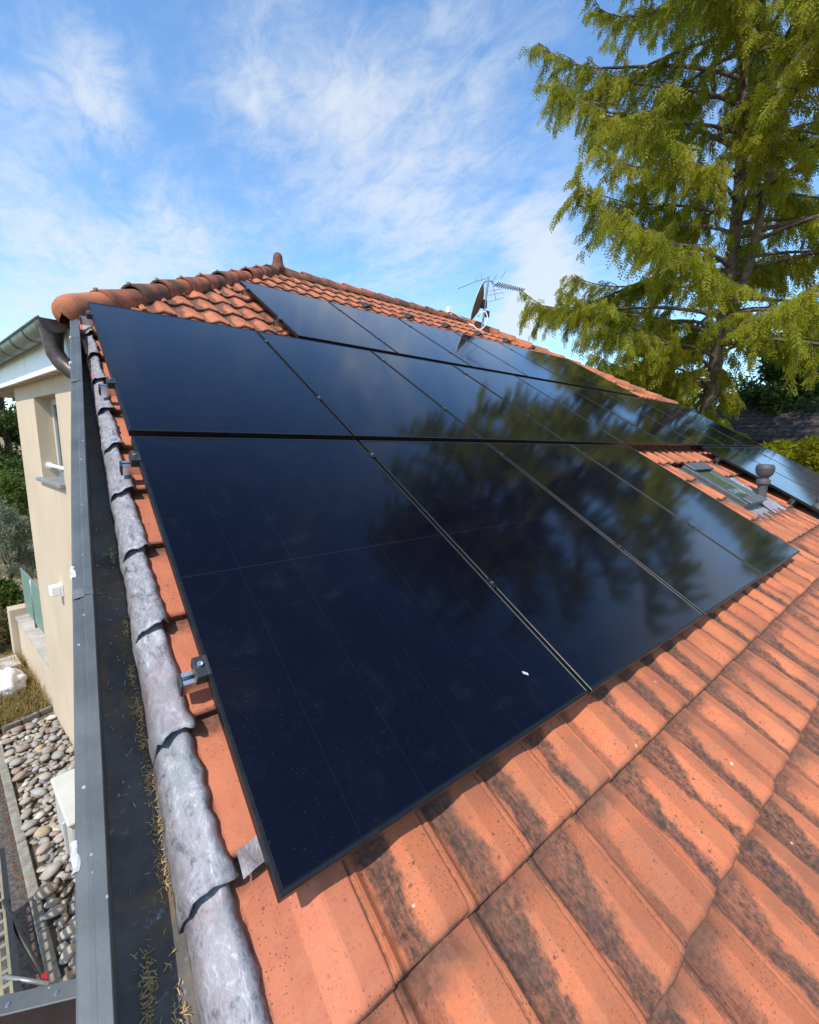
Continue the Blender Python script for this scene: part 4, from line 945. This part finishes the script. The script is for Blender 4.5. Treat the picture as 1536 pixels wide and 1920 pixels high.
for x_ in (.36, .50): MB().lathe([(.006, 0), (.006, .004)], BX @ Matrix.Translation((x_, .03, .004)), 10).obj('screw', MAT['steel'], bmx)

# garden bits beyond the wall corner
slab = MB().box(-.35, .30, -.22, .22, 0, .16, Matrix.Translation((-1.30, 8.25, 0)) @ Euler((0, 0, .2)).to_matrix().to_4x4())
tag(bevel(slab.obj('concrete_slab', MAT['concrete'], None, frame=Matrix.Translation((-1.30, 8.25, 0))), .015), 'pale concrete slab lying in the dry grass', 'slab')
sb = bmesh.new(); bmesh.ops.create_icosphere(sb, subdivisions=4, radius=1)
for v in sb.verts:
    k = 1 + .22 * noise.noise(v.co * 2.2) + .10 * noise.noise(v.co * 6); v.co = Vector((v.co.x * .30 * k, v.co.y * .30 * k, max(-.02, v.co.z * .24 * k + .12)))
me = bpy.data.meshes.new('rubble_sack'); sb.to_mesh(me); sb.free(); me.materials.append(MAT['sack']); me.polygons.foreach_set('use_smooth', [True] * len(me.polygons))
tag(inst('rubble_sack', me, Matrix.Translation((-1.20, 7.45, 0.02))), 'crumpled white sack lying on the dry grass', 'sack')

# ---------------------------------------------------------------- vegetation
def leaf_cloud(centers, radii, n, size, flat=.6, hang=0.0, aspect=2.2):
    """n small leaf quads in ragged clumps; returns verts, faces, rnd"""
    k = len(centers); idx = rng.integers(0, k, n); c = centers[idx]; r = radii[idx]
    d = rng.normal(size=(n, 3)); d /= np.linalg.norm(d, axis=1)[:, None]; rr = rng.random(n) ** .45
    p = c + d * (r * rr)[:, None] * np.array([1, 1, flat])
    a = rng.normal(size=(n, 3)) * .8 + d * .5; a[:, 2] -= hang; a /= np.linalg.norm(a, axis=1)[:, None]
    b = np.cross(a, rng.normal(size=(n, 3))); b /= np.linalg.norm(b, axis=1)[:, None]
    ln = size * rng.uniform(.6, 1.4, n); wd = ln / aspect
    V = np.stack([p - b * wd[:, None] * .5, p + a * ln[:, None] * .5 - b * wd[:, None] * .35, p + a * ln[:, None], p + a * ln[:, None] * .5 + b * wd[:, None] * .5], 1).reshape(-1, 3)
    F = np.arange(n * 4).reshape(-1, 4); R = np.repeat(np.clip(rng.random(k)[idx] * .6 + rng.random(n) * .4, 0, 1), 4)
    return V, F, R
def bush(name, base, rx, ry, h, nleaf, size, mat, label, cat, nclump=60, trunk=.05, group=None, hang=0.0, low=.05, aspect=2.2):
    base = Vector(base); o = empty(name, base, label, cat, group)
    d = rng.normal(size=(nclump, 3)); d /= np.linalg.norm(d, axis=1)[:, None]; q = rng.uniform(.45, 1, nclump)[:, None]
    c = d * q; c[:, 2] = c[:, 2] * .5 + .5
    prof = np.clip(np.sin(np.clip(c[:, 2], 0, 1) * PI * .86 + .38), .25, 1)
    C = np.stack([base.x + c[:, 0] * rx * prof, base.y + c[:, 1] * ry * prof, base.z + h * (low + (1 - low) * c[:, 2])], 1)
    rad = rng.uniform(.16, .34, nclump) * min(rx, ry, h)
    V, F, R = leaf_cloud(C, rad, nleaf, size, .8, hang, aspect)
    V[:, 2] = np.maximum(V[:, 2], .01)
    me = npmesh('crown', V, F, mat, R); co = bpy.data.objects.new('crown', me); reg(co, Matrix.Identity(4), o)
    tb = MB(); tb.tube([base + Vector((0, 0, -.02)), base + Vector((.03 * rx, 0, h * .4)), base + Vector((0, .04 * ry, h * .8))], [trunk, trunk * .7, trunk * .25], 8)
    for i in range(7):
        e = Vector(C[rng.integers(0, nclump)]); z0 = base + Vector((0, 0, h * random.uniform(.15, .5))); tb.tube([z0, z0.lerp(e, .6) + Vector((0, 0, -.04 * h)), e], [trunk * .5, trunk * .3, trunk * .1], 6)
    tb.obj('trunk', MAT['bark'], o, True); return o

# the tall feathery conifer behind the right-hand hip
def big_conifer():
    random.seed(21)
    base = Vector((17.3, 4.6, 0)); o = empty('conifer_tree', base, 'tall feathery yellow green conifer with drooping sprays, rising above the far hip', 'tree')
    H = 27.0
    def tp(z): return Vector((base.x + .25 * math.sin(z * .2), base.y + .75 * (z / H) + .18 * math.sin(z * .33 + 1), z))
    tr = MB(); zs = np.linspace(0, H, 26); tr.tube([tp(z) for z in zs], [max(.03, .27 * (1 - z / H) ** .9) for z in zs], 12)
    fk = [tp(7.2), tp(8.2) + Vector((-.15, -.35, .1)), tp(9.5) + Vector((-.3, -.6, 0)), tp(12) + Vector((-.3, -.85, .2)), tp(16) + Vector((-.2, -1.3, 0)), tp(20.5) + Vector((0, -1.6, 0))]
    tr.tube(fk, [.13, .125, .12, .10, .07, .02], 9)
    tr.obj('trunk', MAT['bark'], o, True)
    br = MB(); segs = []
    nl = 160; ga = 2.39996
    for i in range(nl):
        z = 2.7 + (H - 3.8) * (i / nl) ** 1.22; az = i * ga + random.uniform(-.3, .3)
        if i % 10 == 4: z = random.uniform(2.6, 6.5); az = random.uniform(1.2, 3.4)
        if z < 6.8 and math.sin(az) < -.08: continue
        t = z / H
        Lm = (6.35 if t < .58 else 6.35 * (1 - ((t - .58) / .42) ** 1.15) + .5) * random.uniform(.74, 1.03) * (.80 if z < 6.2 else 1.08 if z < 16 else 1)
        el = math.radians(random.uniform(0, 40) + 14 * t); p = tp(z); pts = [p]; d = Vector((math.cos(az), math.sin(az), 0)); n = 9
        side = Vector((-d.y, d.x, 0)) * random.uniform(-.12, .12)
        for k in range(1, n + 1):
            f = k / n; e = el - .45 * math.sin(f * PI * .8) + (.75 * max(0, f - .62) * random.uniform(.6, 1.6))
            pts.append(pts[-1] + (d * math.cos(e) + Vector((0, 0, math.sin(e))) + side).normalized() * (Lm / n))
        r0 = .022 + .0075 * Lm
        br.tube(pts, [r0 * (1 - .86 * k / n) for k in range(n + 1)], 6, False)
        # secondary twigs
        m = int(Lm * 5.2)
        for q in range(m):
            f = .22 + .78 * (q + random.random() * .8) / m; kx = min(n - 1, int(f * n)); P = pts[kx].lerp(pts[kx + 1], f * n - kx); td = (pts[kx + 1] - pts[kx]).normalized()
            sd = td.cross(Vector((0, 0, 1))).normalized() * random.choice((-1, 1)); l2 = random.uniform(.4, 1.55) * (1.15 - .35 * f)
            dv = (td * random.uniform(.3, .9) + sd * random.uniform(.35, 1.0) + Vector((0, 0, random.uniform(-.75, .35)))).normalized(); sp = [P]; dr = random.uniform(.05, .5)
            for k in range(1, 5):
                dv = (dv + Vector((0, 0, -dr))).normalized(); sp.append(sp[-1] + dv * l2 / 4)
            br.tube(sp, [.013, .011, .008, .005, .003], 4, False); segs.append((sp, l2))
        segs.append((pts[6:], Lm * .3))
    for q in range(150):
        z = random.uniform(2.5, 22); az = random.uniform(0, 6.3); P = tp(z); sp = [P]; dv = Vector((math.cos(az), math.sin(az), random.uniform(-.2, .5))).normalized(); l2 = random.uniform(.6, 1.7)
        for k in range(1, 5):
            dv = (dv + Vector((0, 0, -.28))).normalized(); sp.append(sp[-1] + dv * l2 / 4)
        br.tube(sp, [.016, .012, .009, .006, .003], 4, False); segs.append((sp, l2 * 1.2))
    br.obj('branches', MAT['bark'], o, True)
    # sprays
    P = []; Dv = []; Tn = []
    for sp, l2 in segs:
        tint = random.random()
        cnt = max(4, int(l2 / .043))
        for q in range(cnt):
            f = (q + random.random()) / cnt * (len(sp) - 1); k = min(len(sp) - 2, int(f)); p = sp[k].lerp(sp[k + 1], f - k); td = (sp[k + 1] - sp[k]).normalized()
            v = td * random.uniform(-.1, .8) + Vector((random.gauss(0, .45), random.gauss(0, .45), -random.uniform(.3, 1.5))); v.normalize()
            P.append(p); Dv.append(v); Tn.append(tint)
    P = np.array([tuple(p) for p in P]); Dv = np.array([tuple(v) for v in Dv]); n = len(P); Tn = np.array(Tn)
    ref = rng.normal(size=(n, 3)); B = np.cross(Dv, ref); B /= np.linalg.norm(B, axis=1)[:, None]
    ln = rng.uniform(.16, .42, n); nl_ = 9; V = []; R = []
    for k in range(nl_):
        s = -1 if k % 2 else 1; f = (k + 1) / (nl_ + .5)
        c = P + Dv * (ln * f)[:, None] + np.array([0, 0, -1]) * (.10 * ln * f * f)[:, None]
        lf_ = ln * (.42 - .20 * f); ax = Dv * .65 + B * s * .75; ax /= np.linalg.norm(ax, axis=1)[:, None]
        wv = np.cross(ax, np.cross(Dv, B)) * 1.0; wd = (.018 + .013 * rng.random(n))[:, None]
        V.append(np.stack([c - wv * wd * .5, c + ax * (lf_ * .5)[:, None] - wv * wd * .8, c + ax * lf_[:, None] + np.array([0, 0, -1]) * (.12 * lf_)[:, None], c + ax * (lf_ * .5)[:, None] + wv * wd * .8], 1))
    V = np.stack(V, 1).reshape(-1, 3); F = np.arange(len(V)).reshape(-1, 4)
    R = np.repeat(np.clip(Tn * .65 + rng.random(n) * .35, 0, 1), nl_ * 4)
    me = npmesh('crown', V, F, MAT['leaf_main'], R); co = bpy.data.objects.new('crown', me); reg(co, Matrix.Identity(4), o)
    return n
big_conifer()
# right background
bush('cedar_tree', (27.0, 4.6, 0), 2.4, 2.4, 9.6, 26000, .26, MAT['leaf_dark'], 'dark green conifer far behind, at the right of the feathery tree', 'tree', 110, .22, hang=.2)
bush('broadleaf_tree', (23.5, 9.6, 0), 3.0, 3.4, 8.0, 34000, .24, MAT['leaf_mid'], 'rounded mid green tree behind the trunk of the feathery conifer', 'tree', 90, .2)
bush('hedge_shrub', (20.2, 2.2, 0), 2.6, 2.9, 4.45, 36000, .15, MAT['leaf_main'], 'yellow green shrub below the dark neighbouring roof', 'shrub', 90, .08)
bush('hedge_shrub', (21.5, 7.2, 0), 2.2, 2.2, 4.1, 18000, .17, MAT['leaf_mid'], 'green shrub close to the trunk of the feathery conifer', 'shrub', 80, .08)
bush('hedge_shrub', (20.5, -2.2, 0), 2.6, 2.2, 3.3, 18000, .17, MAT['leaf_mid'], 'green shrub farther right, past the end of the lowest panel row', 'shrub', 80, .08)
# left background
bush('garden_tree', (-1.75, 23.5, 0), 1.7, 1.7, 7.6, 24000, .16, MAT['leaf_dark'], 'dark green tree behind the half round gutter', 'tree', 90, .14)
bush('hedge_bush', (-1.9, 18.6, 0), 1.1, 1.0, 3.5, 16000, .10, MAT['leaf_dark'], 'dark green hedge bush under the white soffit', 'bush', 70, .06)
bush('hedge_bush', (-1.30, 15.6, 0), .75, .8, 2.7, 14000, .075, MAT['leaf_mid'], 'bright green bush left of the small window', 'bush', 60, .05)
bush('olive_shrub', (-1.25, 11.6, 0), .72, .85, 2.35, 26000, .055, MAT['leaf_olive'], 'silvery grey green shrub beside the beige wall', 'shrub', 70, .04, aspect=4)
bush('laurel_bush', (-1.42, 10.4, 0), .42, .5, 1.15, 9000, .06, MAT['leaf_mid'], 'small leafy green bush left of the green screen', 'bush', 40, .03)
bush('dry_bush', (-1.33, 9.3, 0), .38, .42, .72, 9000, .045, MAT['leaf_dry'], 'brownish half dry bush at the foot of the garden wall', 'bush', 40, .02)
# dry grass
V = []; F = []; R = []; n = 0
for i in range(9000):
    if random.random() < .8: x = random.uniform(-2.6, -.60); y = random.uniform(6.30, 8.6)
    else: x = random.uniform(-3.2, -.8); y = random.uniform(8, 12.5)
    if (Vector((x, y, 0)) - F0).dot(NN) < OW + .0: continue
    if (Vector((x, y, 0)) - e0).dot(en) < .0 : continue
    h = random.uniform(.06, .24) * (1 if random.random() < .85 else 1.6); a = random.uniform(0, 2 * PI); ld = Vector((math.cos(a), math.sin(a), 0)) * h * random.uniform(.2, 1.1); wv = Vector((-ld.y, ld.x, 0)).normalized() * .005
    p = Vector((x, y, 0)); m = p + ld * .4 + Vector((0, 0, h * .65)); e = p + ld + Vector((0, 0, h * random.uniform(.55, 1)))
    b = len(V); V += [p - wv, p + wv, m + wv * .7, m - wv * .7, e + wv * .2, e - wv * .2]; F += [(b, b + 1, b + 2, b + 3), (b + 3, b + 2, b + 4, b + 5)]; R += [random.random()] * 6
me = npmesh('dry_grass', np.array([tuple(v) for v in V]), np.array(F), MAT['grass_dry'], np.array(R)); go = bpy.data.objects.new('dry_grass', me); reg(go, Matrix.Identity(4)); go['kind'] = 'stuff'

# ---------------------------------------------------------------- neighbouring house with dark tiled roof
nh = empty('neighbour_house', (26, 3.4, 0), 'neighbouring house with a dark brown tiled roof, glimpsed through the foliage', 'house')
nb = MB().box(23.4, 30.5, .2, 6.6, 0, 4.1).obj('wall', MAT['stucco'], nh)
nx0, nz0 = 23.0, 4.0; npitch = math.radians(34); nL = 4.0
NX = Matrix.Translation((nx0, 6.9, nz0)) @ Matrix(((0, math.cos(npitch), -math.sin(npitch), 0), (-1, 0, 0, 0), (0, math.sin(npitch), math.cos(npitch), 0), (0, 0, 0, 1)))
nrf = MB(); ridge_x = nx0 + nL * math.cos(npitch); rz = nz0 + nL * math.sin(npitch)
nrf.add([(nx0, 6.9, nz0), (nx0, -.1, nz0), (ridge_x, -.1, rz), (ridge_x, 6.9, rz), (2 * ridge_x - nx0, 6.9, nz0), (2 * ridge_x - nx0, -.1, nz0)], [(0, 1, 2, 3), (3, 2, 5, 4), (0, 3, 4), (1, 5, 2)])
nro = nrf.obj('roof', MAT['dark_tile'], nh)
dt = MB(); rows = []
for s, zz_ in ((0, .045), (.03, .055), (.36, .02)): rows.append([Vector((x, s, zz_ + .035 * math.sin(PI * x / .30) ** 2)) for x in np.linspace(0, .30, 7)])
dt.grid([[Vector((v.x, 0, v.z - .05)) for v in rows[0]]] + rows); DTM = dt.mesh('roof_tile', MAT['dark_tile'], True, 50)
cnt = 0
for k in range(12):
    for j in range(23):
        cnt += 1; inst('roof_tile', DTM, NX @ Matrix.Translation((j * .30 + .02, k * .33, .01)) @ Euler((0, random.uniform(-.01, .01), 0)).to_matrix().to_4x4(), nro)
MB().tube([(ridge_x, 6.95, rz + .03), (ridge_x, -.15, rz + .03)], .11, 10).obj('ridge_cap', MAT['dark_tile'], nro, True)
